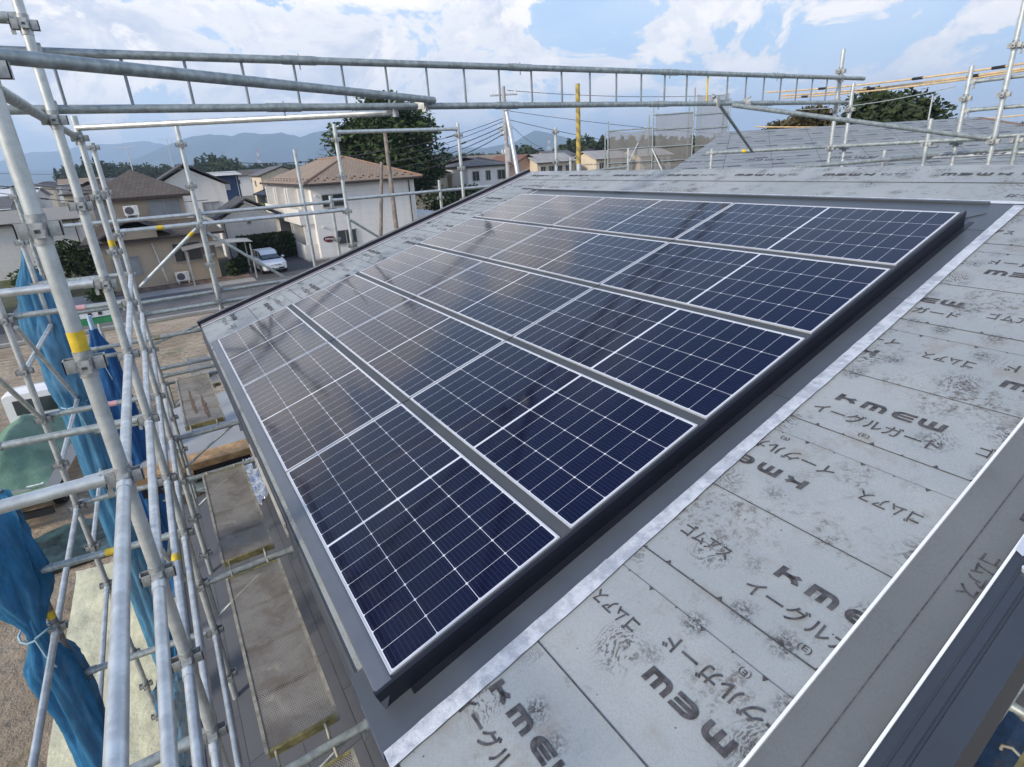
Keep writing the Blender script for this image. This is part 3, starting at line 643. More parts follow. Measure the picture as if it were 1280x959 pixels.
wire('power_line', 'wire dropping right from the utility pole to the pale houses', deep(637, 155, 40), deep(680, 185, 60), .3, .016, group=None)
wire('power_line', 'thin wire at the upper left in front of the mountains', deep(-30, 216, 60), deep(300, 215, 75), .3, .02, group=None)
wire('service_cable', 'black service cable crossing the white warehouse, upper one', deep(-10, 232, 45), deep(280, 232, 60), .5, .035, sleeves=(.12, .4), group=None, cat='cable')
wire('service_cable', 'black service cable crossing the white warehouse, lower one', deep(-10, 240, 45), deep(260, 250, 50), .6, .03, sleeves=(.2, .32), group=None, cat='cable')
wire('service_cable', 'black cable passing the tan apartment roof to its left', deep(290, 203, 70), deep(490, 186, 55), .6, .05, sleeves=(.45,), group=None, cat='cable')
ywire = mat('orange_line_cover', (.68, .50, .27), .5)
g_y = 'orange covered power lines at upper right'
wire('covered_line', 'upper orange covered power line with black joints', deep(958, 115.5, 22), deep(1290, 78, 14), .1, .03, ywire, g_y, (.28, .66, .90), .042, 'cable')
wire('covered_line', 'middle orange covered power line with black joints', deep(978, 119.5, 22), deep(1290, 84, 14), .1, .033, ywire, g_y, (.45, .82), .045, 'cable')
wire('covered_line', 'lower orange covered power line with a single black joint', deep(978, 122.5, 23), deep(1290, 87, 14.5), .1, .03, ywire, g_y, (.12,), .042, 'cable')
wire('covered_line', 'flat orange covered line behind the far grey roof', deep(944, 158.5, 30), deep(1290, 143, 26), .2, .035, ywire, None, (), None, 'cable')
wire('messenger_wire', 'pale wire rising to the small scaffold post on the right', deep(1000, 137, 20), deep(1195, 108, 14), .12, .012, galv, None, (), None, 'wire')
# TV aerials
def aerial(label, px, py, t_, h, k_=1.0):
    p = deep(px, py, t_); o = thing('tv_aerial', label, 'aerial', (p.x, p.y, p.z - h)); b = MB(); b.tube((p.x, p.y, p.z - h), p, .03, 6); b.build('mast', galv, o)
    s_ = Vector((AX.x, AX.y, 0)).normalized() * k_; up = Vector((0, 0, k_)); b = MB(); b.tube(p - s_ * .9, p + s_ * .9, .014 * k_, 5)
    for k in range(7): q = p + s_ * (-.8 + k * .27); b.tube(q - AZ * .3 * k_, q + AZ * .3 * k_, .008 * k_, 4)
    b.tube(p - up * .8, p - s_ * .7, .010 * k_, 4); b.tube(p - up * .8, p + s_ * .7, .010 * k_, 4); b.build('elements', galv, o)
aerial('wide television aerial above the brown hip roof, left one', 158, 184, 41, 2.6)
aerial('television aerial above the white gabled house', 208, 174, 57, 3.2)
aerial('thin television aerial beyond the far grey roof', 1166, 120, 24, 2.4, .3)

# =================================================================== VEHICLES
carw = mat('white_car_paint', (.78, .79, .80), .25, 0, .02, 1, spec=.6)
tyre = mat('tyre_rubber', (.02, .02, .02), .85); rimm = mat('wheel_rim', (.45, .46, .47), .35, .7)
lamp = mat('headlight_lens', (.70, .74, .78), .12, 0, .05, 10); blackp = mat('black_plastic', (.02, .02, .022), .55)
def loft(mb, secs, mi=0):
    n = len(secs[0]); vs = [p for s_ in secs for p in s_]
    fs = [(i * n + k, i * n + (k + 1) % n, (i + 1) * n + (k + 1) % n, (i + 1) * n + k) for i in range(len(secs) - 1) for k in range(n)]
    mb.add(vs, fs, mi, True); mb.add(secs[0], [tuple(range(n))[::-1]], mi); mb.add(secs[-1], [tuple(range(n))], mi)
def rsec(x, w2, z0, z1, r=.12):
    pts = []
    for (sy, zc, a0) in ((1, z1, 0), (-1, z1, 90), (-1, z0, 180), (1, z0, 270)):
        for k in range(4):
            a = R(a0 + k * 30); cy = sy * (w2 - r); cz = zc - r if zc == z1 else zc + r
            pts.append(Vector((x, cy + r * math.cos(a), cz + r * math.sin(a))))
    return pts
def wheel(parent, x, y, r, wd):
    o = thing_child = MB(); o.tube((x, y - wd / 2, r), (x, y + wd / 2, r), r, 20); w_ = o.build('wheel', tyre, parent, (0, 0, 0))
    b = MB(); s_ = 1 if y > 0 else -1; b.tube((x, y + s_ * (wd / 2 - .01), r), (x, y + s_ * (wd / 2 + .012), r), r * .62, 16); b.build('rim', rimm, w_, (0, 0, 0))
car = thing('parked_car', 'white estate car parked on the driveway beside the apartment house', 'car', (-38.2, 6.5, .042), None, R(4))
b = MB(); loft(b, [rsec(-2.1, .78, .32, .98), rsec(-2.0, .84, .24, 1.02), rsec(-1.2, .85, .22, .98), rsec(.6, .85, .22, .95), rsec(1.3, .84, .22, .92), rsec(1.85, .80, .24, .80), rsec(2.08, .70, .30, .66)]); b.build('body', carw, car)
b = MB(); loft(b, [rsec(-2.0, .66, .9, 1.02, .05), rsec(-1.75, .62, .9, 1.40, .12), rsec(-.9, .64, .9, 1.49, .14), rsec(.1, .62, .9, 1.46, .14), rsec(.6, .62, .9, 1.2, .12), rsec(1.15, .68, .86, .96, .04)]); cab = b.build('cabin', mat('tinted_glass', (.03, .035, .04), .08), car)
b = MB(); loft(b, [rsec(-1.7, .58, 1.36, 1.43, .03), rsec(-.9, .60, 1.43, 1.515, .035), rsec(.05, .57, 1.41, 1.485, .03)]); b.build('roof_panel', carw, car)
b = MB(); b.prism([(.62, -.56, 1.215), (.62, .56, 1.215), (.14, .56, 1.475), (.14, -.56, 1.475)], (.012, 0, .02)); 
for s_ in (-1, 1): 
    for x in (-1.7, -.75, .15): b.box((x, s_ * .645, 1.17), (.09, .02, .50))
b.build('pillars', carw, car)
b = MB(); b.prism([(.68, -.54, 1.2), (.68, .54, 1.2), (1.10, .60, .985), (1.10, -.60, .985)], (.01, 0, .03)); b.build('windscreen', mat('windscreen_glass', (.10, .12, .13), .06), car)
for s_ in (-1, 1):
    b = MB(); b.box((1.93, s_ * .58, .70), (.22, .30, .13)); bevel(b.build('headlight', lamp, car), .04)
    b = MB(); b.box((.75, s_ * .90, 1.02), (.12, .2, .12)); bevel(b.build('mirror', carw, car), .03)
    b = MB(); b.box((-2.08, s_ * .66, .85), (.06, .2, .2)); b.build('tail_lamp', mat('red_lens', (.4, .02, .02), .3), car)
    for x in (-1.35, 1.25): wheel(car, x, s_ * .76, .31, .2)
b = MB(); b.box((2.04, 0, .62), (.08, .7, .10)); b.box((2.07, 0, .38), (.06, 1.1, .12)); b.build('grille', blackp, car)
b = MB(); b.box((2.11, 0, .47), (.02, .33, .16)); b.build('number_plate', white_edge, car)

# light truck with a green tarpaulin, under the scaffold on the left
tarp = mat('green_tarpaulin', (.13, .24, .16), .6, 0, .15, 1.2, .03, 4)
tk = thing('flatbed_truck', 'white light truck with a green tarpaulin over its bed, beyond the left scaffold', 'truck', (-10.6, -3.95, .03), None, R(-8))
b = MB(); loft(b, [rsec(-3.3, .80, .45, 1.05, .1), rsec(-3.25, .84, .40, 1.25, .12), rsec(-2.9, .82, .4, 1.75, .16), rsec(-2.2, .82, .4, 1.92, .16), rsec(-1.75, .82, .4, 1.9, .14), rsec(-1.68, .80, .45, 1.86, .12)]); b.build('cab', carw, tk)
b = MB()
for s_ in (-1, 1): b.box((-2.45, s_ * .822, 1.45), (.75, .02, .42))
b.box((-1.67, 0, 1.5), (.02, 1.2, .4)); b.prism([(-3.22, -.68, 1.3), (-3.22, .68, 1.3), (-2.93, .64, 1.72), (-2.93, -.64, 1.72)], (-.03, 0, .01)); b.build('cab_window', glass, tk)
b = MB(); b.bx(-1.6, 2.4, -.88, .88, .62, .74); b.bx(-1.6, 2.4, -.88, -.84, .74, 1.05); b.bx(-1.6, 2.4, .84, .88, .74, 1.05); b.bx(2.36, 2.40, -.838, .838, .74, 1.05); b.build('cargo_bed', carw, tk)
b = MB(); nx_, ny_ = 40, 24; rr = random.Random(4); vs = []
for i in range(nx_ + 1):
    for j in range(ny_ + 1):
        x = -1.65 + 4.1 * i / nx_; y = -.95 + 1.9 * j / ny_; e = min(1, 3.2 * min(i / nx_, 1 - i / nx_)) * min(1, 2.4 * min(j / ny_, 1 - j / ny_))
        vs.append((x, y, 1.0 + .80 * (1 - abs(2 * j / ny_ - 1)) * min(1, 3 * min(i / nx_, 1 - i / nx_)) * (1 - .35 * i / nx_) + .05 * abs(math.sin(x * 3.1 + y * 2.2)) + .035 * abs(math.sin(y * 6.3 - x * 1.7)) + rr.uniform(-.008, .008)))
b.add(vs, [(i * (ny_ + 1) + j, (i + 1) * (ny_ + 1) + j, (i + 1) * (ny_ + 1) + j + 1, i * (ny_ + 1) + j + 1) for i in range(nx_) for j in range(ny_)], 0, True)
b.prism([(2.45, -.95, 1.0), (2.45, .95, 1.0), (2.62, 1.0, .72), (2.62, -1.0, .72)], (.01, 0, 0)); b.build('tarpaulin', tarp, tk)
b = MB(); b.bx(2.40, 2.47, -.9, .9, .34, .5); b.build('rear_bumper', blackp, tk)
b = MB(); b.bx(2.475, 2.49, -.2, .2, .35, .5); b.build('number_plate', white_edge, tk)
for x in (-2.6, 1.3):
    for s_ in (-1, 1): wheel(tk, x, s_ * .72, .29, .18)

# ground sheets
def crumple(name, label, cat, corners, z, m_, seed, amp=.05, n=26, sag=0, thick=.0):
    rr = random.Random(seed); A_, B_, C_, D_ = [Vector((*c, z)) for c in corners]; vs = []
    ph = [rr.uniform(0, 6) for _ in range(6)]
    for i in range(n + 1):
        for j in range(n + 1):
            f, g_ = i / n, j / n; p = (A_ * (1 - f) + B_ * f) * (1 - g_) + (D_ * (1 - f) + C_ * f) * g_
            h = amp * (math.sin(9 * f + ph[0] + 2 * g_) * math.sin(7 * g_ + ph[1]) + .6 * math.sin(21 * f + 5 * g_ + ph[2]) + .5 * rr.uniform(-1, 1))
            e = amp * 2 * math.sin(6 * g_ + ph[3]) * (1 if i in (0, n) else 0)
            vs.append(p + Vector((e, e * .6, abs(h) + .004)))
    b = MB(); b.add(vs, [(i * (n + 1) + j, (i + 1) * (n + 1) + j, (i + 1) * (n + 1) + j + 1, i * (n + 1) + j + 1) for i in range(n) for j in range(n)], 0, True)
    return tag(b.build(name, m_), label, cat)
crumple('ground_sheet', 'cream crumpled protective sheet spread on the ground under the scaffold', 'sheet', [(2.5, -3.0), (-5.9, -2.95), (-5.6, -.6), (2.5, -.6)], .05, cream, 5, .028, 40)
crumple('tarpaulin', 'dark teal wrinkled tarpaulin lying between the truck and the cream sheet', 'tarpaulin', [(-6.1, -4.4), (-7.8, -4.5), (-7.6, -1.4), (-6.0, -1.4)], .06, mat('dark_teal_plastic', (.045, .085, .085), .45, 0, .4, 2.5, .02, 8), 6, .05, 24)

# =================================================================== THE NEW HOUSE: ROOF
hs = thing('new_house', 'new house under construction whose roof of printed grey underlay carries the solar panels', 'house', (2, 3, 0))
def underlay_mat(name, k=1.0, dirt=1.0):
    M = bpy.data.materials.new(name); M.use_nodes = True; t = M.node_tree; b = t.nodes['Principled BSDF']
    tcn = t.nodes.new('ShaderNodeTexCoord'); oc = tcn.outputs['Object']
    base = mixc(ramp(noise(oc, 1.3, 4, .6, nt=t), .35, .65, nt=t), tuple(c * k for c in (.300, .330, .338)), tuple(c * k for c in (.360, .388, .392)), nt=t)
    fine = noise(oc, 160, 3, .7, nt=t)
    base = mixc(math_n('MULTIPLY', ramp(fine, .35, .70, nt=t), .36, nt=t), base, tuple(c * k for c in (.20, .24, .26)), nt=t)
    # boot scuffs: arcs inside scattered patches
    wv = t.nodes.new('ShaderNodeTexWave'); wv.wave_type = 'BANDS'; wv.bands_direction = 'DIAGONAL'
    nz = t.nodes.new('ShaderNodeTexNoise'); t.links.new(oc, nz.inputs['Vector']); nz.inputs['Scale'].default_value = 3.4; nz.inputs['Detail'].default_value = 2
    vv = t.nodes.new('ShaderNodeVectorMath'); vv.operation = 'ADD'; t.links.new(oc, vv.inputs[0]); t.links.new(nz.outputs['Color'], vv.inputs[1])
    t.links.new(vv.outputs[0], wv.inputs[0]); wv.inputs['Scale'].default_value = 13; wv.inputs['Distortion'].default_value = 7; wv.inputs['Detail'].default_value = 3; wv.inputs['Detail Scale'].default_value = 2.2
    vo = t.nodes.new('ShaderNodeTexVoronoi'); t.links.new(oc, vo.inputs['Vector']); vo.inputs['Scale'].default_value = 4.6
    sx = t.nodes.new('ShaderNodeSeparateXYZ'); t.links.new(vo.outputs['Color'], sx.inputs[0])
    pick = ramp(sx.outputs[0], .48, .60, nt=t)
    patch = math_n('MULTIPLY', ramp(vo.outputs['Distance'], .50, .16, nt=t), pick, nt=t)
    brk = ramp(noise(oc, 60, 4, .75, nt=t), .40, .54, nt=t)
    sc_ = math_n('MULTIPLY', math_n('MULTIPLY', patch, ramp(wv.outputs['Fac'], .35, .65, nt=t), nt=t), brk, nt=t)
    base = mixc(math_n('MULTIPLY', sc_, .78 * dirt, nt=t), base, (.03, .027, .025), nt=t)
    vo2 = t.nodes.new('ShaderNodeTexVoronoi'); t.links.new(vmul(oc, (1, 1, 1), (3.3, 1.1, .7), nt=t), vo2.inputs['Vector']); vo2.inputs['Scale'].default_value = 6.5
    s2 = t.nodes.new('ShaderNodeSeparateXYZ'); t.links.new(vo2.outputs['Color'], s2.inputs[0])
    blot = math_n('MULTIPLY', math_n('MULTIPLY', ramp(vo2.outputs['Distance'], .42, .06, nt=t), ramp(s2.outputs[1], .52, .62, nt=t), nt=t), ramp(noise(oc, 85, 5, .8, nt=t), .42, .58, nt=t), nt=t)
    base = mixc(math_n('MULTIPLY', blot, .9 * dirt, nt=t), base, (.028, .026, .025), nt=t)
    big = ramp(noise(oc, 2.4, 6, .72, nt=t), .48, .64, nt=t); grit = ramp(noise(oc, 38, 6, .8, nt=t), .47, .62, nt=t)
    base = mixc(math_n('MULTIPLY', math_n('MULTIPLY', big, grit, nt=t), .95 * dirt, nt=t), base, (.10, .085, .07), nt=t)
    smear = ramp(noise(oc, 5.5, 5, .7, nt=t), .53, .68, nt=t)
    base = mixc(math_n('MULTIPLY', smear, .38 * dirt, nt=t), base, (.22, .19, .15), nt=t)
    v2 = t.nodes.new('ShaderNodeTexVoronoi'); t.links.new(oc, v2.inputs['Vector']); v2.inputs['Scale'].default_value = 13
    base = mixc(math_n('MULTIPLY', ramp(v2.outputs['Distance'], .052, .03, nt=t), .8 * dirt, nt=t), base, (.04, .04, .04), nt=t)
    t.links.new(base, b.inputs['Base Color']); b.inputs['Roughness'].default_value = .62
    bn = t.nodes.new('ShaderNodeBump'); bn.inputs['Distance'].default_value = .012; bn.inputs['Strength'].default_value = .8
    t.links.new(math_n('ADD', noise(oc, 2.6, 3, .5, .4, nt=t), math_n('MULTIPLY', noise(oc, 14, 4, .6, nt=t), .12, nt=t), nt=t), bn.inputs['Height']); t.links.new(bn.outputs[0], b.inputs['Normal'])
    return M
und = underlay_mat('grey_roof_underlay'); und2 = underlay_mat('shade_toned_verge_felt', .44, .12); und3 = underlay_mat('grey_roof_underlay_far', .80, .35)

# ---- printed glyphs
def txt_tris(s, bold=.012):
    cu = bpy.data.curves.new('t', 'FONT'); cu.body = s; cu.size = 1.0; cu.offset = bold; cu.resolution_u = 3
    ob = bpy.data.objects.new('t', cu); COL.objects.link(ob); bpy.context.view_layer.update()
    dg = bpy.context.evaluated_depsgraph_get(); me = bpy.data.meshes.new_from_object(ob.evaluated_get(dg))
    vs = [(v.co.x, v.co.y) for v in me.vertices]; fs = [tuple(p.vertices) for p in me.polygons]
    bpy.data.objects.remove(ob); bpy.data.meshes.remove(me); bpy.data.curves.remove(cu)
    x0, x1 = min(v[0] for v in vs), max(v[0] for v in vs); y0, y1 = min(v[1] for v in vs), max(v[1] for v in vs)
    return [((x - x0) / (x1 - x0), (y - y0) / (y1 - y0)) for x, y in vs], fs
def spread_txt(chars, bold=.014, gap=.0):
    vs, fs = [], []; n = len(chars)
    for i, ch in enumerate(chars):
        cu = bpy.data.curves.new('t', 'FONT'); cu.body = ch; cu.size = 1.0; cu.offset = bold; cu.resolution_u = 3
        ob = bpy.data.objects.new('t', cu); COL.objects.link(ob); bpy.context.view_layer.update()
        dg = bpy.context.evaluated_depsgraph_get(); me = bpy.data.meshes.new_from_object(ob.evaluated_get(dg)); o = len(vs)
        xs = [v.co.x for v in me.vertices]; ys = [v.co.y for v in me.vertices]
        cx = (min(xs) + max(xs)) / 2
        if ch == 'ー': cyoff = .36 - (min(ys) + max(ys)) / 2
        else: cyoff = 0
        vs += [((v.co.x - cx) + i * (1 + gap) + .5, v.co.y + cyoff) for v in me.vertices]; fs += [tuple(k + o for k in p.vertices) for p in me.polygons]
        bpy.data.objects.remove(ob); bpy.data.meshes.remove(me); bpy.data.curves.remove(cu)
    W = n * (1 + gap); y0 = min(v[1] for v in vs); y1 = max(v[1] for v in vs)
    return [(x / W, (y - y0) / (y1 - y0)) for x, y in vs], fs
def logo():
    vs, fs = [], []
    def poly(p): o = len(vs); vs.extend(p); fs.append(tuple(range(o, o + len(p))))
    def arc(cx, cy, rx, ry, a0, a1, n=8): return [(cx + rx * math.cos(R(a0 + (a1 - a0) * k / n)), cy + ry * math.sin(R(a0 + (a1 - a0) * k / n))) for k in range(n + 1)]
    def strip(o_, i_):
        for k in range(len(o_) - 1): poly([o_[k], o_[k + 1], i_[k + 1], i_[k]])
    # K
    poly([(0, 0), (.42, 0), (.42, 1), (0, 1)])
    poly([(.42, .38), (.72, .38), (.72, .66), (.42, .66)])
    strip(arc(.72, 1.04, .92, .66, 270, 330, 6), arc(.72, 1.04, .55, .38, 270, 330, 6)); strip(arc(.72, 0, .92, .66, 90, 15, 6), arc(.72, 0, .50, .38, 90, 15, 6))
    def mshape(x, flip=False):
        P = []
        P.append([(0, 0), (.40, 0), (.40, 1), (0, 1)]); P.append([(.40, .68), (1.25, .68), (1.25, 1), (.40, 1)]); P.append([(.72, 0), (1.1, 0), (1.1, .68), (.72, .68)])
        o_, i_ = arc(1.25, .45, .57, .55, 90, 0), arc(1.25, .45, .20, .23, 90, 0)
        for k in range(8): P.append([o_[k], o_[k + 1], i_[k + 1], i_[k]])
        P.append([(1.45, 0), (1.82, 0), (1.82, .45), (1.45, .45)])
        for p in P: poly([(x + ((1.82 - a) if flip else a), (1 - c) if flip else c) for a, c in p])
    mshape(2.12)
    # E, open to the right
    x = 4.42
    o_, i_ = arc(x + .62, .5, .62, .5, 90, 270, 14), arc(x + .66, .5, .26, .24, 90, 270, 14); strip(o_, i_)
    poly([(x + .62, 0), (x + 1.62, 0), (x + 1.62, .25), (x + .62, .26)]); poly([(x + .62, .74), (x + 1.62, .75), (x + 1.62, 1), (x + .62, 1)]); poly([(x + .42, .385), (x + 1.55, .385), (x + 1.55, .615), (x + .42, .615)])
    mshape(6.32, True)
    W = 8.14; return [((a + .12 * c) / (W + .12), c) for a, c in vs], fs
LOGO = logo(); IG = spread_txt('イーグルガード'); GM = spread_txt('ゴムアス'); EE = txt_tris('(E)', .006)
def put(mb, glyph, u, v, wd, ht, h, rot=False, clip=(-99, 99), mi=1, turn=False, P=None):
    vs, fs = glyph; P = P or RP; pts = []
    for x, y in vs:
        if turn: a, c = u + y * ht, v - x * wd
        elif rot: a, c = u + wd - x * wd, v + ht - y * ht
        else: a, c = u + x * wd, v + y * ht
        pts.append((a, c))
    keep = [f for f in fs if any(clip[0] < pts[i][0] < clip[1] for i in f)]
    pts = [(min(max(a, clip[0]), clip[1]), c) for a, c in pts]
    used = sorted({i for f in keep for i in f}); mp = {i: k for k, i in enumerate(used)}
    # make all ink faces look up
    out_f = []
    for f in keep:
        s_ = 0
        for k in range(len(f)): (x0, y0), (x1, y1) = pts[f[k]], pts[f[(k + 1) % len(f)]]; s_ += x0 * y1 - x1 * y0
        out_f.append(tuple(mp[i] for i in (f if s_ > 0 else f[::-1])))
    mb.add([P(pts[i][0], pts[i][1], h) for i in used], out_f, mi)

U0, U1, V0, V1 = -1.14, 5.427, -.095, 4.87
PITCH = .902
b = MB()
def sheet(mb, u0, u1, v0, v1, h, mi=0, t=.002, nu=14):
    # thin strip with its own edge, split so it can ripple
    for i in range(nu):
        a, c = u0 + (u1 - u0) * i / nu, u0 + (u1 - u0) * (i + 1) / nu
        wv = lambda u_: .0006 * math.sin(u_ * 3.1 + v0 * 2)
        mb.quad(RP(a, v0, h + wv(a)), RP(c, v0, h + wv(c)), RP(c, v1, h + wv(c) * .5), RP(a, v1, h + wv(a) * .5), mi)
        mb.quad(RP(a, v0, h - t), RP(c, v0, h - t), RP(c, v0, h + wv(c)), RP(a, v0, h + wv(a)), mi)
b.prism([RP(U0, V0, H0 - .004), RP(5.60, V0, H0 - .004), RP(5.60, V1, H0 - .004), RP(U0, V1, H0 - .004)], NR * -.05, 0)
for k in range(6):
    v0 = V0 if k == 0 else .938 + (k - 1) * PITCH; v1 = min(V1, .938 + k * PITCH + .0)
    sheet(b, U0, U1, v0, v1, H0 + .0005 * (k % 2))
Hi = H0 + .0032
def line(u0, u1, v, w_, h=Hi): 
    b.quad(RP(u0, v - w_ / 2, h), RP(u1, v - w_ / 2, h), RP(u1, v + w_ / 2, h), RP(u0, v + w_ / 2, h), 1)
uoff_up = [4.787, 5.165, 4.857, 4.55, 4.99, 5.2]; uoff_rv = [5.095, 4.640, 5.29, 4.90, 4.52, 4.80]
for k in range(6):
    vb = .938 + (k - 1) * PITCH          # lap edge of this strip
    for spans in ((U0 + .02, .35), (4.62, 5.58)) if k < 5 else ((U0 + .02, 5.58),):
        ua, ub = spans
        if k > 0: line(ua, ub, vb, .0048)
        line(ua, ub, vb + .396, .0040); 
        if k < 5: line(ua, ub, vb + .795, .0016)
        n0, n1 = math.ceil((ua - 4.89) / .1055), math.floor((ub - 4.89) / .1055)
        for q in range(n0, n1 + 1):
            u = 4.89 + q * .1055; s_ = .010 if q % 2 == 0 else .005
            if k > 0: b.add([RP(u - s_, vb + .002, Hi), RP(u + s_, vb + .002, Hi), RP(u, vb + .002 + s_ * 1.5, Hi)], [(0, 1, 2)], 1)
            if k < 5: b.add([RP(u + .027 - s_, vb + .795, Hi), RP(u + .027, vb + .795 - s_ * 1.5, Hi), RP(u + .027 + s_, vb + .795, Hi)], [(0, 1, 2)], 1)
        P_ = .855
        for q in range(-9, 3):
            cl = (ua, ub)
            u = uoff_up[k] + q * P_
            if u > ub + 1 or u < ua - 1.2: continue
            if vb + .185 > V0 + .05:
                put(b, LOGO, u, vb + .187, .40, .050, Hi, False, cl); put(b, IG, u - .045, vb + .078, .485, .062, Hi, False, cl)
                put(b, GM, u + .515, vb + .132, .205, .058, Hi, False, cl)
                if k: put(b, EE, u + .18, vb + .020, .040, .026, Hi, False, cl)
            u = uoff_rv[k] + q * P_
            put(b, LOGO, u, vb + .553, .40, .050, Hi, True, cl)
            if k < 5:
                put(b, IG, u - .04, vb + .662, .485, .060, Hi, True, cl); put(b, GM, u - .31, vb + .620, .20, .055, Hi, True, cl)
                put(b, EE, u + .18, vb + .755, .036, .024, Hi, True, cl)
ul = b.build('underlay', [und, ink], hs)
# verge strip of underlay along the near rake, its shade put into the colour
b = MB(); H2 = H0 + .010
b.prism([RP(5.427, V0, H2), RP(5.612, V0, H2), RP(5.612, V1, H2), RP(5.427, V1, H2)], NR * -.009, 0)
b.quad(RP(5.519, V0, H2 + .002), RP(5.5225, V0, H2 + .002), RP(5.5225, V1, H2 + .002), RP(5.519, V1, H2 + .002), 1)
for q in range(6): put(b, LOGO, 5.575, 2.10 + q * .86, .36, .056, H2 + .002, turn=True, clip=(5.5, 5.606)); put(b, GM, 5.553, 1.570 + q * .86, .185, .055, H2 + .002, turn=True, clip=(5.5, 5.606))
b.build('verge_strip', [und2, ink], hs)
b = MB(); b.prism([RP(5.4235, V0, H0 + .002), RP(5.4315, V0, H0 + .002), RP(5.4315, V1, H0 + .002), RP(5.4235, V1, H0 + .002)], NR * .016, 0); b.build('verge_bead', white_edge, hs)
# near rake trim: flat grooved top then a fall
b = MB(); prof = [(5.611, -.088), (5.6115, -.068), (5.622, -.066), (5.638, -.066), (5.641, -.069), (5.646, -.069), (5.649, -.066), (5.668, -.067), (5.671, -.071), (5.677, -.071), (5.680, -.066), (5.690, -.070), (5.735, -.082), (5.737, -.30), (5.725, -.30), (5.722, -.12)]
n = len(prof); vs = [RP(u, v, h) for v in (V0 - .02, V1) for (u, h) in prof]
b.add(vs, [(i, i + 1, n + i + 1, n + i) for i in range(n - 1)], 0)
b.add([vs[i] for i in range(n)], [tuple(range(n))], 0); b.build('rake_trim', mat('charcoal_blue_trim', (.042, .052, .066), .5, .1, .05, 3), hs)
b = MB(); b.prism([RP(5.6085, V0 - .02, -.070), RP(5.6155, V0 - .02, -.070), RP(5.6155, V1, -.070), RP(5.6085, V1, -.070)], NR * .008, 0); b.build('rake_trim_glint_lip', white_edge, hs)  # white bar paints the glint along the trim's inner edge
b = MB(); b.add([RP(5.614, 1.60, -.060), RP(5.640, 1.62, -.058), RP(5.612, 1.66, -.060), RP(5.635, 1.585, -.058)], [(0, 3, 1, 2)], 0); b.tube(RP(5.655, 1.545, -.066), RP(5.655, 1.545, -.052), .009, 10); b.build('trim_clip', silver, hs)
# far rake trim
b = MB(); b.prism([RP(-1.30, V0, H0 + .006), RP(U0, V0, H0 + .006), RP(U0, V1, H0 + .006), RP(-1.30, V1, H0 + .006)], NR * -.012, 0); b.build('far_verge_flashing', lavender, hs)
b = MB(); b.prism([RP(-1.37, V0 - .02, H0 + .045), RP(-1.285, V0 - .02, H0 + .045), RP(-1.285, V1, H0 + .045), RP(-1.37, V1, H0 + .045)], NR * -.24, 0); b.build('far_rake_trim', metal_navy, hs)
b = MB(); b.prism([RP(U0 - .004, V0, H0 + .007), RP(U0 + .006, V0, H0 + .007), RP(U0 + .006, V1, H0 + .007), RP(U0 - .004, V1, H0 + .007)], NR * .006, 0)
b.prism([RP(-.16, V0, H0 + .004), RP(-.15, V0, H0 + .004), RP(-.15, V1 - .6, H0 + .004), RP(-.16, V1 - .6, H0 + .004)], NR * .006, 0); b.build('verge_bead', white_edge, hs)
# charcoal metal flashing under and round the panels
b = MB(); Hm = H0 + .006
for (a, c) in ((V0 - .03, 1.93), (1.935, 2.912), (2.917, 4.13)):
    b.prism([RP(4.40, a, Hm), RP(4.725, a, Hm), RP(4.725, c, Hm), RP(4.40, c, Hm)], NR * -.005, 0)
b.prism([RP(-.30, 3.80, Hm + .002), RP(4.74, 3.80, Hm + .002), RP(4.74, 4.20, Hm + .002), RP(-.30, 4.20, Hm + .002)], NR * -.006, 0)
b.prism([RP(-.29, 4.165, Hm + .004), RP(4.60, 4.165, Hm + .004), RP(4.60, 4.185, Hm + .004), RP(-.29, 4.185, Hm + .004)], NR * .014, 0)
b.prism([RP(4.36, 4.03, Hm + .004), RP(4.64, 4.03, Hm + .004), RP(4.56, 3.94, Hm + .004), RP(4.40, 3.94, Hm + .004)], NR * .004, 0)
b.build('metal_flashing', metal_flat, hs)
b = MB(); b.prism([RP(4.52, V0 - .03, H0 + .004), RP(4.735, V0 - .03, H0 + .004), RP(4.735, V0 - .028, H0 - .11), RP(4.52, V0 - .028, H0 - .11)], VR * -.004, 0); b.build('flashing_drip', metal_grey, hs)
# sealing tape
tape_m = bpy.data.materials.new('crinkled_foil_tape'); tape_m.use_nodes = True; t = tape_m.node_tree; bb_ = t.nodes['Principled BSDF']
tcn = t.nodes.new('ShaderNodeTexCoord'); oc = tcn.outputs['Object']; f_ = noise(oc, 26, 5, .65, nt=t); f2 = noise(oc, 7, 3, .5, nt=t)
t.links.new(mixc(ramp(math_n('ADD', math_n('MULTIPLY', f_, .6, nt=t), math_n('MULTIPLY', f2, .5, nt=t), nt=t), .42, .66, nt=t), (.42, .45, .49), (.68, .71, .73), nt=t), bb_.inputs['Base Color'])
bb_.inputs['Roughness'].default_value = .42; bb_.inputs['Metallic'].default_value = .25
bn = t.nodes.new('ShaderNodeBump'); bn.inputs['Distance'].default_value = .006; t.links.new(f_, bn.inputs['Height']); t.links.new(bn.outputs[0], bb_.inputs['Normal'])
def tape(pts0, pts1, seed, name='sealing_tape'):
    rr = random.Random(seed); n = len(pts0); b = MB(); vs = []
    for i in range(n):
        (u0, v0), (u1, v1) = pts0[i], pts1[i]
        for j in range(5): f = j / 4; vs.append(RP(u0 + (u1 - u0) * f, v0 + (v1 - v0) * f, H0 + .0105 + (.0022 * rr.random() if 0 < j < 4 else 0)))
    b.add(vs, [(i * 5 + j, i * 5 + j + 1, (i + 1) * 5 + j + 1, (i + 1) * 5 + j) for i in range(n - 1) for j in range(4)], 0, True)
    b.build(name, tape_m, hs)
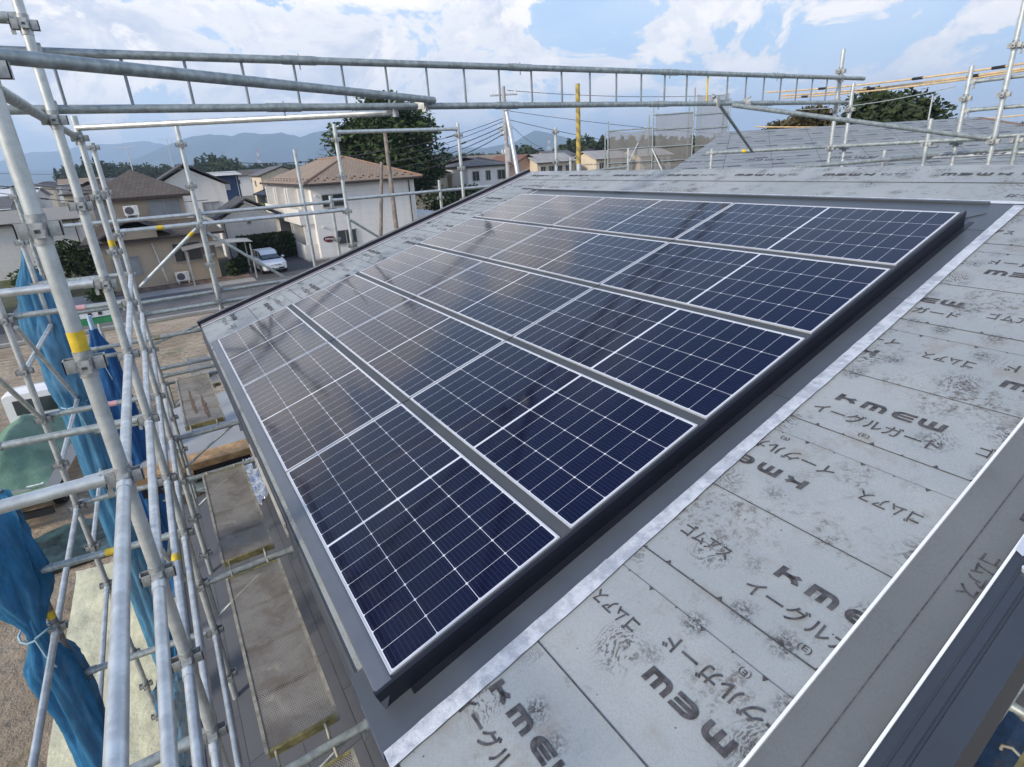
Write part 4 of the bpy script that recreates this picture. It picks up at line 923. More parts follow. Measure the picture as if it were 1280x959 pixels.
rr = random.Random(3); pa = []; pb = []
for i in range(90):
    v = -.12 + 4.32 * i / 89; s_ = v / 4.2
    w0, w1 = (4.690, 4.772) if v > .80 else (4.655, 4.770)
    pa.append((4.720 + rr.uniform(-.0015, .0015), v)); pb.append((4.780 + .003 * math.sin(v * 3) + rr.uniform(-.0015, .0015), v))
tape(pa[:20], pb[:20], 1)
tape([(a + .001, v - .03) for a, v in pa[19:]], [(a - .002, v - .03) for a, v in pb[19:]], 2)
pa = [(-.33 + 5.11 * i / 99, 4.188 + rr.uniform(-.002, .002)) for i in range(100)]; pb = [(u, 4.232 + rr.uniform(-.003, .003)) for u, v in pa]
tape(pb, pa, 3)
# ridge, back slope, eaves board, walls
def RB(u, s_, h=0): # back slope, s_ measured down from the ridge
    top = RP(u, V1, H0); return top + Vector((0, CT * s_, -ST * s_)) + Vector((0, ST, CT)) * h
b = MB(); b.prism([RB(-1.3, 0, -.004), RB(5.6, 0, -.004), RB(5.6, 2.9, -.004), RB(-1.3, 2.9, -.004)][::-1], (0, 0, -.06), 0); b.build('back_slope', und3, hs)
b = MB(); vs = []
for j, (s_, h) in enumerate(((-.32, .004), (-.1, .006), (0, .009), (.12, .006), (.4, .002))):
    for i in range(2):
        u = (-1.14, 5.427)[i]; vs.append(RP(u, V1 + s_, H0 + h) if s_ <= 0 else RB(u, s_, h))
b.add(vs, [(2 * j, 2 * j + 1, 2 * j + 3, 2 * j + 2) for j in range(4)], 0)
for q in range(8): put(b, LOGO, -1.0 + q * .855, V1 - .20, .40, .05, H0 + .009, True); put(b, GM, -.5 + q * .855 - .06, V1 - .20, .19, .05, H0 + .009, True)
b.build('ridge_underlay', [und, ink], hs)
sid = wall_m('dark_house_siding', (.14, .13, .125))
b = MB(); zt = RP(0, .42, H0 - .07).z
b.prism([(-.85, .42, 2.9), (-.85, .42, zt), (-.85, V1 * CT, RP(0, V1, H0 - .07).z), (-.85, 7.2, RB(0, 2.55, -.08).z), (-.85, 7.2, 0), (-.85, .42, 0)], (5.95, 0, 0), 0); b.build('wall', sid, hs)
b = MB(); b.prism([RP(-1.34, V0 - .012, H0 - .012), RP(5.70, V0 - .012, H0 - .012), RP(5.70, V0 - .012, H0 - .012) + Vector((0, 0, -.17)), RP(-1.34, V0 - .012, H0 - .012) + Vector((0, 0, -.17))], (0, .022, 0), 0); b.build('eaves_fascia', mat('dark_blue_fascia', (.06, .075, .10), .4, .1, .05, 2), hs)
b = MB(); ya = RP(0, V0, H0).y; b.bx(-1.3, 5.68, ya + .03, .42, ZE - .32, ZE - .30); b.build('soffit', offw, hs)
b = MB(); b.bx(2.1, 3.3, ya - .022, ya - .0125, ZE - .235, ZE - .215); b.bx(2.4, 3.25, ya - .022, ya - .0125, ZE - .205, ZE - .185); b.build('vent_slot', mat('warm_white_vent', (.62, .58, .50), .5), hs)
# lower roof with slates
def slate_mat():
    M = bpy.data.materials.new('dark_flat_slates'); M.use_nodes = True; t = M.node_tree; b = t.nodes['Principled BSDF']
    tcn = t.nodes.new('ShaderNodeTexCoord'); br = t.nodes.new('ShaderNodeTexBrick'); t.links.new(tcn.outputs['Object'], br.inputs[0]); br.inputs['Scale'].default_value = 1.0
    br.inputs['Brick Width'].default_value = .91; br.inputs['Row Height'].default_value = .18; br.inputs['Mortar Size'].default_value = .004; br.inputs['Mortar Smooth'].default_value = .2
    br.inputs['Color1'].default_value = (.083, .090, .105, 1); br.inputs['Color2'].default_value = (.098, .104, .118, 1); br.inputs['Mortar'].default_value = (.035, .037, .042, 1)
    c = mixc(math_n('MULTIPLY', ramp(noise(tcn.outputs['Object'], 3, 5, .7, nt=t), .4, .7, nt=t), .3, nt=t), br.outputs[0], (.13, .135, .14), nt=t)
    t.links.new(c, b.inputs['Base Color']); b.inputs['Roughness'].default_value = .62; return M
lr0 = Vector((0, .42, 3.28)); ldir = Vector((0, -CT, -ST))
b = MB(); q0, q1, q2, q3 = (-1.75, .42, 3.28), (6.2, .42, 3.28), (6.2, -.90, 2.90), (-1.75, -.90, 2.90)
b.prism([q0, q3, q2, q1], (0, 0, -.12), 0); b.build('lower_roof', slate_mat(), hs)
b = MB(); b.bx(-1.77, 6.2, -.935, -.905, 2.76, 2.93); b.build('lower_fascia', metal_navy, hs)
b = MB(); b.bx(-1.6, 5.1, -.35, .42, 0, 2.75); b.build('porch_wall', sid, hs)
# small shed roof beyond, timber sill and foil
sh = thing('lean_to', 'low grey lean-to roof with a black edge beyond the timber beam', 'lean-to', (-4.2, 0, 0))
b = MB(); b.prism([(-5.6, -1.25, 2.78), (-2.98, -1.25, 2.78), (-2.98, .6, 3.0), (-5.6, .6, 3.0)], (0, 0, .06), 0); b.build('roof', mat('grey_roll_roofing', (.30, .32, .335), .6, 0, .06, 1.2), sh)
b = MB(); b.bx(-2.98, -2.90, -1.28, .6, 2.62, 3.02); b.build('fascia', metal_navy, sh)
b = MB(); b.bx(-5.4, -3.1, -1.0, .5, 0, 2.76); b.build('wall', sid, sh)
tb_ = thing('timber_beam', 'fresh pale timber beam on two short posts under the second scaffold board', 'beam', (-2.3, -.2, 3.1))
b = MB(); b.bx(-2.70, -2.34, -1.25, .36, 3.10, 3.20); bevel(b.build('plank', wood, tb_), .004)
for y in (-.62, .22):
    b = MB(); b.bx(-2.33, -2.24, y - .045, y + .045, 2.2, 3.12); b.build('post', wood, tb_)
crumple('foil_sheet', 'crumpled silver insulation foil sheet hanging beside the second scaffold board', 'sheet', [(-1.72, .5), (-.95, .5), (-.45, .02), (-1.72, -.02)], 3.28, foil, 12, .045, 22)
crumple('plastic_sheet', 'translucent grey plastic sheet under the second scaffold board', 'sheet', [(-2.1, -.95), (-1.78, -.95), (-1.78, .4), (-2.1, .4)], 3.02, mat('milky_green_plastic', (.22, .27, .23), .3, 0, .3, 3, .01, 12), 13, .03, 16)

# =================================================================== SOLAR PANELS
PU, PV, PD = 1.53, .77473, .72113
def cell_mat():
    M = bpy.data.materials.new('solar_cells'); M.use_nodes = True; t = M.node_tree; b = t.nodes['Principled BSDF']
    tcn = t.nodes.new('ShaderNodeTexCoord'); s_ = t.nodes.new('ShaderNodeSeparateXYZ'); t.links.new(tcn.outputs['Object'], s_.inputs[0])
    X, Y = s_.outputs[0], s_.outputs[1]
    W, D = PU - .012, PD; mg = .0115
    half = (W - 2 * mg - .012) / 2; cw = half / 8; chh = (D - 2 * mg) / 4
    # fold x about the middle gap
    xm = math_n('SUBTRACT', math_n('ABSOLUTE', math_n('SUBTRACT', X, W / 2, nt=t), nt=t), .006, nt=t)
    fx = math_n('MULTIPLY', math_n('ABSOLUTE', math_n('SUBTRACT', math_n('FRACT', math_n('DIVIDE', xm, cw, nt=t), nt=t), .5, nt=t), nt=t), cw, nt=t)    # distance from cell centre
    yy = math_n('SUBTRACT', Y, mg, nt=t)
    fy = math_n('MULTIPLY', math_n('ABSOLUTE', math_n('SUBTRACT', math_n('FRACT', math_n('DIVIDE', yy, chh, nt=t), nt=t), .5, nt=t), nt=t), chh, nt=t)
    ex = math_n('SUBTRACT', cw / 2, fx, nt=t); ey = math_n('SUBTRACT', chh / 2, fy, nt=t)       # distance to cell edge
    gx = math_n('LESS_THAN', ex, .0008, nt=t); gy = math_n('LESS_THAN', ey, .0010, nt=t)
    dm = math_n('LESS_THAN', math_n('ADD', ex, ey, nt=t), .0068, nt=t)
    gap = math_n('MAXIMUM', math_n('MAXIMUM', gx, gy, nt=t), dm, nt=t)
    mid = math_n('LESS_THAN', xm, 0.0, nt=t); outx = math_n('GREATER_THAN', xm, half, nt=t)
    oy = math_n('MAXIMUM', math_n('LESS_THAN', Y, mg, nt=t), math_n('GREATER_THAN', Y, D - mg, nt=t), nt=t)
    gap = math_n('MAXIMUM', math_n('MAXIMUM', gap, mid, nt=t), math_n('MAXIMUM', outx, oy, nt=t), nt=t)
    bus = math_n('FRACT', math_n('DIVIDE', yy, chh / 10, nt=t), nt=t); bl = math_n('LESS_THAN', math_n('ABSOLUTE', math_n('SUBTRACT', bus, .5, nt=t), nt=t), .035, nt=t)
    wn = t.nodes.new('ShaderNodeTexWhiteNoise'); wn.noise_dimensions = '2D'; cc = t.nodes.new('ShaderNodeCombineXYZ')
    t.links.new(math_n('FLOOR', math_n('DIVIDE', X, cw, nt=t), nt=t), cc.inputs[0]); t.links.new(math_n('FLOOR', math_n('DIVIDE', yy, chh, nt=t), nt=t), cc.inputs[1]); t.links.new(cc.outputs[0], wn.inputs['Vector'])
    base = mixc(math_n('MULTIPLY', wn.outputs['Value'], .5, nt=t), (.0012, .0014, .015), (.0024, .0024, .022), nt=t)
    c = mixc(math_n('MULTIPLY', bl, .5, nt=t), base, (.05, .065, .15), nt=t)
    c = mixc(gap, c, (.66, .69, .74), nt=t)
    t.links.new(c, b.inputs['Base Color']); b.inputs['Roughness'].default_value = .07; b.inputs['IOR'].default_value = 1.5
    du = noise(tcn.outputs['Object'], 5, 5, .6, nt=t); t.links.new(math_n('ADD', math_n('MULTIPLY', du, .08, nt=t), .055, nt=t), b.inputs['Roughness'])
    bn = t.nodes.new('ShaderNodeBump'); bn.inputs['Distance'].default_value = .002; bn.inputs['Strength'].default_value = .12; t.links.new(noise(tcn.outputs['Object'], 2.2, 2, .5, nt=t), bn.inputs['Height']); t.links.new(bn.outputs[0], b.inputs['Normal'])
    return M
cellm = cell_mat(); frm = mat('silver_panel_frame', (.62, .64, .67), .35, .35, .03, 10)
rotm = Matrix((Vector((1, 0, 0)), VR, NR)).transposed()
g = MB(); W, D = PU - .012, PD; e = .0045
g.quad((e, e, -.0015), (W - e, e, -.0015), (W - e, D - e, -.0015), (e, D - e, -.0015)); cell_me = g.mesh('cells', cellm)
g = MB()
for (x0, x1, y0, y1) in ((0, W, 0, e + .002), (0, W, D - e - .002, D), (0, e + .002, e + .002, D - e - .002), (W - e - .002, W, e + .002, D - e - .002)): g.bx(x0, x1, y0, y1, -.035, 0)
frame_me = g.mesh('frame', frm)
g = MB(); g.quad((.01, .01, -.03), (.01, D - .01, -.03), (W - .01, D - .01, -.03), (W - .01, .01, -.03)); back_me = g.mesh('backsheet', backside)
rows = ['lowest row along the eave', 'second row up from the eave', 'middle row of the five', 'fourth row up from the eave', 'topmost row next to the ridge']
colsn = ['far left panel in', 'centre panel in', 'near right panel in']
for r_ in range(5):
    for c_ in range(3):
        o = bpy.data.objects.new('solar_panel', None); COL.objects.link(o); o.empty_display_size = .2
        o.rotation_mode = 'QUATERNION'; o.rotation_quaternion = rotm.to_quaternion(); o.location = RP(.006 + c_ * PU, r_ * PV, 0)
        tag(o, 'dark blue solar panel, ' + colsn[c_] + ' the ' + rows[r_], 'solar panel', 'solar panels on the roof')
        for nm, me in (('cells', cell_me), ('frame', frame_me), ('backsheet', back_me)):
            ch = bpy.data.objects.new(nm, me); COL.objects.link(ch); ch.parent = o
for r_ in range(4):
    b = MB(); v0 = r_ * PV + PD + .003; v1 = (r_ + 1) * PV - .003
    b.prism([RP(.0, v0, -.006), RP(4.588, v0, -.006), RP(4.588, v1, -.006), RP(.0, v1, -.006)], NR * -.02, 0)
    for k in (1, 2): b.prism([RP(k * PU - .004, v0 - .0, -.0055), RP(k * PU + .004, v0, -.0055), RP(k * PU + .004, v1, -.0055), RP(k * PU - .004, v1, -.0055)], NR * .001, 1)
    tag(b.build('cover_strip', [strip_m, backside]), 'grey metal cover strip between the ' + ['eave row and the second row', 'second row and the middle row', 'middle row and the fourth row', 'fourth row and the topmost row'][r_] + ' of panels', 'cover strip', 'cover strips between the panel rows')
b = MB(); prof = [(-.002, -.006), (-.002, -.001), (-.012, .001), (-.058, -.001), (-.064, -.006), (-.066, -.095), (-.058, -.095)]; n = len(prof)
vs = [RP(u, v, h) for u in (-.01, 4.600) for v, h in prof]; b.add(vs, [(i, n + i, n + i + 1, i + 1) for i in range(n - 1)], 0); b.add(vs[n:], [tuple(range(n))], 0)
tag(b.build('eave_cover', metal_grey), 'blue grey metal cover trim along the eave edge of the panels', 'trim')
b = MB(); prof = [(4.590, -.004), (4.5975, -.001), (4.606, -.008), (4.600, -.055), (4.598, -.096), (4.592, -.096)]; n = len(prof)
vs = [RP(u, v, h) for v in (-.066, 4 * PV + PD + .03) for u, h in prof]; b.add(vs, [(i + 1, n + i + 1, n + i, i) for i in range(n - 1)], 0, False); b.add(vs[:n], [tuple(range(n))[::-1]], 0); b.add(vs[n:], [tuple(range(n))], 0)
b.prism([RP(4.60, .03, H0 + .008), RP(4.628, .03, H0 + .008), RP(4.628, 3.9, H0 + .008), RP(4.60, 3.9, H0 + .008)], NR * .003, 0)
tag(b.build('side_cover', metal_navy), 'navy metal side cover along the near right edge of the panels', 'trim')
b = MB(); b.prism([RP(-.004, -.06, -.002), RP(.004, -.06, -.002), RP(.004, 3.85, -.002), RP(-.004, 3.85, -.002)], NR * -.09, 0)
b.prism([RP(0, 4 * PV + PD + .004, -.006), RP(4.588, 4 * PV + PD + .004, -.006), RP(4.588, 4 * PV + PD + .04, -.02), RP(0, 4 * PV + PD + .04, -.02)], NR * -.07, 0)
tag(b.build('edge_cover', metal_grey), 'thin grey edge cover round the far left and ridge sides of the panels', 'trim')

# =================================================================== SCAFFOLDING
def zl(k): return 7.81 - .4575 * k
TR = .0243
g = MB(); g.tube((0, 0, -.048), (0, 0, .048), .0275, 16); 
for k in range(4):
    a = k * math.pi / 2; d = Vector((math.cos(a), math.sin(a), 0)); s_ = Vector((-d.y, d.x, 0)); Z = Vector((0, 0, 1))
    for sg in (-1, 1): g.box(d * .043 + s_ * (.0185 * sg), (.034, .004, .046), 0, (d, s_, Z))
    g.box(d * .058 + Z * .013, (.004, .041, .020), 0, (d, s_, Z)); g.box(d * .058 - Z * .016, (.004, .041, .014), 0, (d, s_, Z))
    for sg in (-1, 1): g.box(d * .058 + s_ * (.0145 * sg) - Z * .003, (.0038, .012, .014), 0, (d, s_, Z))
coup_me = g.mesh('coupler', clampm)
g = MB(); g.tube((0, 0, -.02), (0, 0, .02), .0275, 12)
for sg in (-1, 1): g.box((sg * .04, 0, 0), (.03, .05, .04))
coup_far = g.mesh('coupler', clampm)
def post(label, x, y, z0, z1, levels, group='galvanised scaffold posts', mt=galv, tapes=(), far=False, rot=0):
    o = thing('scaffold_post', label, 'scaffold post', (x, y, z0), group)
    b = MB(); b.tube((x, y, z0), (x, y, z1), TR, 18 if not far else 10); 
    for z in levels:
        if z0 < z - .22 < z1 and not far: b.tube((x, y, z - .205), (x, y, z - .20), TR + .0008, 18)
    b.build('tube', mt, o)
    for z in levels:
        if z0 < z <= z1: link('coupler', coup_far if far else coup_me, o, (x, y, z))
    for (a, c) in tapes: b = MB(); b.tube((x, y, a), (x, y, c), TR + .0012, 18); b.build('tape', yel, o)
    if not far and z1 > 7.3: pass
    return o
LV = [zl(k) for k in range(0, 17)]
post('thick nearest scaffold post crossing the left side, with a yellow tape band', 3.6, -.605, 0, 8.3, LV, tapes=((6.455, 6.555),))
post('second nearest scaffold post by the eave, carrying the long ladder beam', 1.8, -.605, 0, 8.3, LV)
post('third scaffold post along the eave, ending just above the handrail', 0, -.605, 0, 7.52, LV, tapes=((6.46, 6.54),))
post('inner corner scaffold post close behind the third eave post', -1.8, -.605, 0, 7.40, LV)
post('outer row scaffold post at bottom left beside the large blue net bundle', 1.66, -1.48, 0, 5.25, LV, mt=mat('brown_grey_tube', (.25, .24, .25), .5, .3, .15, 9), tapes=((4.24, 4.30),))
post('outer row scaffold post left of the nearest post, in front of the soil lot', -.1, -1.48, 0, 6.45, LV)
post('outer row scaffold post wrapped by the pale blue net', -2.0, -1.48, 0, 6.55, LV)
post('outer corner scaffold post behind the wrapped one', -2.72, -1.50, 0, 7.0, LV, mt=galvd)
post('scaffold post at the far gable, rising left of the white gabled house', -1.8, .22, 0, 7.56, LV)
post('shorter outer post paired with the far gable post', -2.68, .30, 0, 6.60, LV)
post('bright thin scaffold tube standing in front of the apartment balconies', -2.7, 1.66, 0, 7.28, [], mt=galvb, far=False)
post('far gable scaffold post left of the big tree, holding a rail', -1.8, 2.0, 0, 7.54, LV)
post('short outer post at the apartment window', -2.7, 2.05, 0, 6.62, LV, far=False)
post('far gable scaffold post at the right edge of the big tree', -1.8, 3.8, 0, 7.52, LV)
post('short outer post just below the big tree', -2.7, 3.85, 0, 6.72, LV)
post('far gable scaffold post standing left of the wrapped yellow pole', -1.8, 5.58, 0, 7.42, LV)
post('very short post end beyond the ridge near the pale tenements', -2.7, 6.6, 0, 6.93, LV, far=True)
post('tall pale post beyond the ridge holding the right end of the ladder beam', 1.68, 7.5, 0, 8.06, LV)
post('second post of the pair at the right end of the ladder beam', 1.80, 7.62, 0, 7.66, LV, mt=galvb)
post('tallest right hand post, leaning to the upper right corner', 3.43, 7.5, 0, 8.6, LV)
post('slim right hand post at the end of the pale messenger wire', 3.05, 7.62, 0, 7.68, LV)
post('short post beyond the ridge where the steep brace lands', -.22, 7.5, 0, 6.96, LV, far=True)
post('short post beyond the ridge left of the netted scaffold foot', -2.1, 7.5, 0, 7.04, LV, far=True)
post('short post in front of the right end of the far grey roof', 2.80, 7.5, 0, 7.17, LV, far=True)
post('low post stub just left of that short post on the ridge line', 2.45, 7.3, 0, 6.85, LV, far=True)
post('short dark post in front of the tiled roof at the right edge', 3.62, 7.55, 0, 6.95, LV, far=True, mt=galvd)
post('inner post of the near gable scaffold, hidden beside the camera', 6.3, -.605, 0, 4.9, LV)
g = MB(); g.box((0, 0, 0), (.05, .036, .05)); g.box((.012, 0, -.03), (.018, .010, .09)); wedge_me = g.mesh('wedge_head', clampm)
def ledger(label, p, q, name='scaffold_ledger', cat='ledger tube', group='ledger tubes of the scaffold', mt=galvb, r=.0214, gap=.055, heads=True, tapes=(), tm=None):
    p, q = Vector(p), Vector(q); d = (q - p).normalized(); p1, q1 = p + d * gap, q - d * gap
    o = thing(name, label, cat, p, group); b = MB(); b.tube(p1, q1, r, 16)
    if heads:
        for z_, dd in ((p1, 1), (q1, -1)): b.tube(z_ + d * .0, z_ + d * dd * .06, r + .0035, 14)
    b.build('tube', mt, o)
    if heads:
        for z_, dd in ((p1, -1), (q1, 1)): link('wedge_head', wedge_me, o, z_ + d * dd * .012, (d * -dd).to_track_quat('X', 'Z'))
    for f, m_ in tapes: a = p1.lerp(q1, f); b = MB(); b.tube(a, a + d * .07, r + .0012, 14); b.build('tape', m_, o)
    return o
on = {1: 'handrail height', 4: 'fourth coupler height', 5: 'fifth coupler height', 6: 'sixth coupler height', 7: 'seventh coupler height', 8: 'walking board height', 9: 'just below the boards'}
Y = -.605
ledger('top handrail tube running away from the nearest post to the third post', (3.6, Y - .05, zl(1)), (0, Y - .03, zl(1) + .02), mt=galvd, r=TR, name='handrail', cat='handrail', group=None)
ledger('brightest and widest ledger tube, falling from the nearest post to the bottom edge', (3.6, Y, zl(4)), (5.4, Y, zl(4)), tapes=())
ledger('second bright ledger tube falling from the nearest post to the bottom edge', (3.6, Y, zl(5)), (5.4, Y, zl(5)))
ledger('third ledger from the nearest post to the bottom edge, right of two brighter ones', (3.6, Y, zl(6)), (5.4, Y, zl(6)))
ledger('lowest visible ledger from the nearest post, beside the walking boards', (3.6, Y, zl(7)), (5.4, Y, zl(7)))
bays = [(1.8, 3.6, 'between the nearest and second eave posts'), (0, 1.8, 'between the second and third eave posts'), (-1.8, 0, 'between the third post and the inner corner post')]
for (xa, xb, bn_) in bays:
    for k in ((4, 5, 6, 7, 9) if xa > 0 else (4, 5, 6, 7)):
        nm = {4: 'uppermost', 5: 'second from the top', 6: 'third from the top', 7: 'fourth from the top', 9: 'lowest'}[k]
        ledger(f'{nm} ledger tube {bn_}', (xa, Y, zl(k)), (xb, Y, zl(k)), tapes=((.55, yel),) if (k == 6 and xa == 1.8) else ())
YO = -1.48
for (xa, xb, bn_, ks) in ((-.1, 1.66, 'between the bottom left outer post and the next outer post', (8, 10)), (1.66, 3.5, 'falling from the bottom left outer post to the bottom edge', (8,)), (-2.0, -.1, 'between the two outer posts in front of the soil lot', (5, 7, 9, 11))):
    for i, k in enumerate(ks): ledger(f"{['upper', 'middle', 'lower', 'lowest'][i]} outer row ledger tube {bn_}", (xa, YO, zl(k)), (xb, YO, zl(k)), group='outer row ledger tubes')
# transoms between the rows
for x, ks in ((3.6, ((4, 'thick cross tube at left running from the nearest post out of the frame', 0), (7, 'cross tube low on the nearest post reaching outwards at the bottom', 0), (9, 'lowest cross tube of the nearest bay', 0))),
              (1.8, ((3, 'pale cross tube from the second post out to the left edge', 0), (5, 'cross tube at mid height from the second post to the outer row', 0), (7, 'cross tube with a yellow mark above the cream sheet', 1), (9, 'cross tube over the cream sheet, lower of the two', 0))),
              (0, ((4, 'dark cross tube with a pink mark in front of the road', 2), (6, 'short cross tube with a pink mark beside the green tarpaulin', 2), (8, 'low cross tube between the third post and the outer row', 0))),
              (-1.8, ((4, 'cross tube at the corner nearest the road', 0), (6, 'middle cross tube at the corner above the soil', 0), (8, 'low cross tube at the corner above the truck', 0)))):
    for k, lb, tp in ks: ledger(lb, (x, Y, zl(k) + .015), (x - .14 if x < 3 else x - .02, YO, zl(k) + .015), name='scaffold_transom', cat='cross tube', group='cross tubes of the scaffold', mt=galvb if k in (3,) else (galv if k == 4 and x > 3 else galvd), r=TR, tapes=((.45, yel),) if tp == 1 else (((.35, pinkt),) if tp == 2 else ()))
ledger('short tube leaving the second post at the upper left corner', (1.8, Y, 7.84), (1.72, YO, 7.84), name='scaffold_transom', cat='cross tube', group=None, mt=galvd, r=TR)
# far gable rails
def yr(label, x, y0, y1, z, mt=galv, tp=(), name='guard_rail'): return ledger(label, (x, y0, z), (x, y1, z), name=name, cat='guard rail', group='guard rails along the far gable', mt=mt, r=TR, gap=.02, tapes=tp, heads=True)
yr('upper long guard rail of the outer gable row, passing the apartment house', -2.7, -1.48, 2.05, 6.53)
yr('upper guard rail of the outer gable row continuing right to the ridge', -2.7, 2.05, 5.6, 6.55)
yr('upper inner guard rail left of the far gable post, with yellow mark', -1.8, -.605, .22, 6.47, tp=((.45, yel),))
yr('upper bright guard rail of the inner gable row in front of the apartment balconies', -1.8, .22, 2.0, 6.465, mt=galvb)
yr('topmost rail joining the two posts in front of the big tree', -1.8, 2.0, 3.8, 7.44)
yr('lower outer guard rail above the road', -2.7, -1.48, .30, 5.48, mt=galvd); yr('lower outer guard rail running behind the roof corner', -2.7, .30, 2.0, 5.48, mt=galvd)
yr('lower inner guard rail above the soil lot', -1.8, -.605, .22, 5.50, mt=galvd); yr('lower inner guard rail touching the roof corner', -1.8, .22, 2.0, 5.50, mt=galvd)
yr('low rail over the soil with a rusty middle', -1.8, -1.2, .6, 5.20, mt=galvd, tp=((.35, rustc),)); yr('lowest pair of gable rails, upper tube', -1.8, -.605, .9, 4.81, mt=galvd); yr('lowest pair of gable rails, lower tube', -1.8, -.605, .9, 4.71, mt=galvd)
def brace(label, p, q, mt=galvd, r=.017, tp=(), name='diagonal_brace'): return ledger(label, p, q, name=name, cat='brace', group=None, mt=mt, r=r, gap=.0, heads=False, tapes=tp)
brace('diagonal brace with a yellow end rising to the far gable post', (-1.8, -.55, 5.83), (-1.8, .17, 6.42), mt=galv, r=.02, tp=((.86, yel),))
brace('diagonal brace falling right from the far gable post towards the white car', (-1.8, .27, 6.36), (-1.8, 1.05, 5.68))
brace('diagonal brace falling right in front of the apartment wall', (-1.8, 2.03, 6.32), (-1.8, 2.75, 5.78))
brace('thin brace running low over the soil towards the roof corner', (-1.8, -.62, 5.12), (-1.8, .3, 5.36), r=.014)
brace('pale diagonal brace at left in front of the blue net', (-.1, -1.48, 5.05), (1.75, -1.42, 6.4), mt=galvb, r=.018)
brace('second pale brace at left crossing the blue net', (-2.0, -1.48, 4.6), (-.15, -1.44, 5.9), mt=galvb, r=.018)
brace('long thin brace descending between the rows over the cream sheet', (0.2, -1.3, 2.2), (1.7, -.7, 4.55), mt=galvd, r=.015)
brace('flat thin brace between the second post and the ledgers', (1.9, -.68, 4.3), (3.5, -.64, 5.8), mt=galv, r=.013)
# ladder beam over the roof
lb_ = thing('ladder_beam', 'long galvanised ladder beam with upright rungs spanning the whole sky above the roof', 'ladder beam', (1.72, -.9, 7.42))
XB = 1.725
def beamz(y): return 7.415 + .004 * y
for nm, dz in (('bottom_chord', 0), ('top_chord', .285)):
    b = MB(); z0 = dz
    b.tube((XB, -1.6, beamz(-1.6) + z0), (XB, 8.0 if dz else 7.75, beamz(7.9) + z0), TR, 18)
    for y in (.78, 2.55, 4.33, 6.1):
        yy = y - (.15 if dz == 0 else 0); b.tube((XB, yy - .11, beamz(yy) + z0), (XB, yy + .11, beamz(yy) + z0), TR + .004, 18)
        b.tube((XB + .0, yy, beamz(yy) + z0 - .055), (XB, yy, beamz(yy) + z0 + .04), .004, 8)
    b.build(nm, galvd, lb_)
for k in range(28):
    y = -1.18 + .32 * k
    b = MB(); b.tube((XB, y, beamz(y) + TR), (XB, y, beamz(y) + .285 - TR), .0085, 8); b.build('rung', yel if k == 19 else mat('painted_rung', (.22, .26, .30), .5, .3, .1, 9), lb_)
g = MB(); g.box((0, 0, 0), (.075, .05, .062)); g.tube((-.03, 0, .02), (.045, 0, .055), .008, 8); g.box((.03, 0, -.035), (.03, .04, .03)); clamp_me = g.mesh('clamp', clampm)
def clamp(label, p, group='swivel clamps on the ladder beam', rz=0):
    o = bpy.data.objects.new('swivel_clamp', clamp_me); COL.objects.link(o); o.location = p; o.rotation_euler.z = rz; return tag(o, label, 'clamp', group)
clamp('clamp fixing the ladder beam top chord to the second post', (1.765, -.60, 7.70), rz=.3); clamp('clamp fixing the ladder beam bottom chord to the second post', (1.765, -.60, 7.42))
clamp('clamp joining the left horizontal brace to the ladder beam', (1.74, 1.62, 7.43), rz=.7); clamp('clamp joining the thin left tube to the ladder beam', (1.70, 1.40, 7.40), rz=.5)
clamp('clamp joining the right horizontal brace to the ladder beam', (1.74, 5.55, 7.45), rz=.7); clamp('clamp above the steep brace on the ladder beam', (1.72, 5.05, 7.45), rz=.1)
clamp('clamp holding the top chord on the far pair of posts', (1.70, 7.46, 7.73)); clamp('clamp holding the bottom chord on the far pair of posts', (1.70, 7.46, 7.45))
def hb(label, p, q, r=TR, mt=galvd): return ledger(label, p, q, name='horizontal_brace', cat='brace', group=None, mt=mt, r=r, gap=0, heads=False)
hb('thick horizontal brace tube from the top of the nearest post to the ladder beam', (3.48, -.60, 7.41), (1.76, 1.72, 7.46))
hb('thinner horizontal brace tube from the third post to the ladder beam', (.02, -.60, 7.43), (1.68, 1.45, 7.385), r=.0235, mt=galv)
hb('horizontal brace tube from the ladder beam down to the right hand rail', (1.78, 5.25, 7.415), (3.36, 7.46, 6.93))
hb('steep dark brace from the ladder beam down to the rail beyond the ridge', (1.66, 5.08, 7.52), (.55, 7.44, 6.90), r=.019)
ledger('long rail beyond the ridge from the short post to the tallest right hand post', (-.3, 7.5, 6.90), (3.43, 7.5, 6.93), name='guard_rail', cat='guard rail', group=None, mt=galvd, r=TR, gap=.02, tapes=((.17, yel),))
ledger('lower rail beyond the ridge crossing the far grey roof', (2.0, 6.2, 6.72), (3.43, 8.6, 6.80), name='guard_rail', cat='guard rail', group=None, mt=galvd, r=TR, gap=.02)
ledger('topmost short rail running right from the tallest right hand post', (3.43, 7.52, 7.80), (5.2, 7.52, 7.83), name='guard_rail', cat='guard rail', group='rails at the upper right corner', r=.02, mt=galvd)
ledger('second rail right of the slim post, under the orange lines', (3.05, 7.62, 7.52), (5.2, 7.62, 7.53), name='guard_rail', cat='guard rail', group='rails at the upper right corner', r=.02, mt=galvd)
ledger('third rail right of the slim post', (3.05, 7.62, 7.23), (5.2, 7.62, 7.24), name='guard_rail', cat='guard rail', group='rails at the upper right corner', r=.02, mt=galvd)
ledger('lowest rail right of the slim post over the tiled roof', (2.8, 7.66, 6.93), (5.2, 7.66, 6.98), name='guard_rail', cat='guard rail', group='rails at the upper right corner', r=.02, mt=galvd)
ledger('cross tube at lower left of the tallest right hand post', (2.3, 7.62, 6.72), (4.6, 7.62, 6.80), name='guard_rail', cat='guard rail', group='rails at the upper right corner', r=.018, mt=galv)
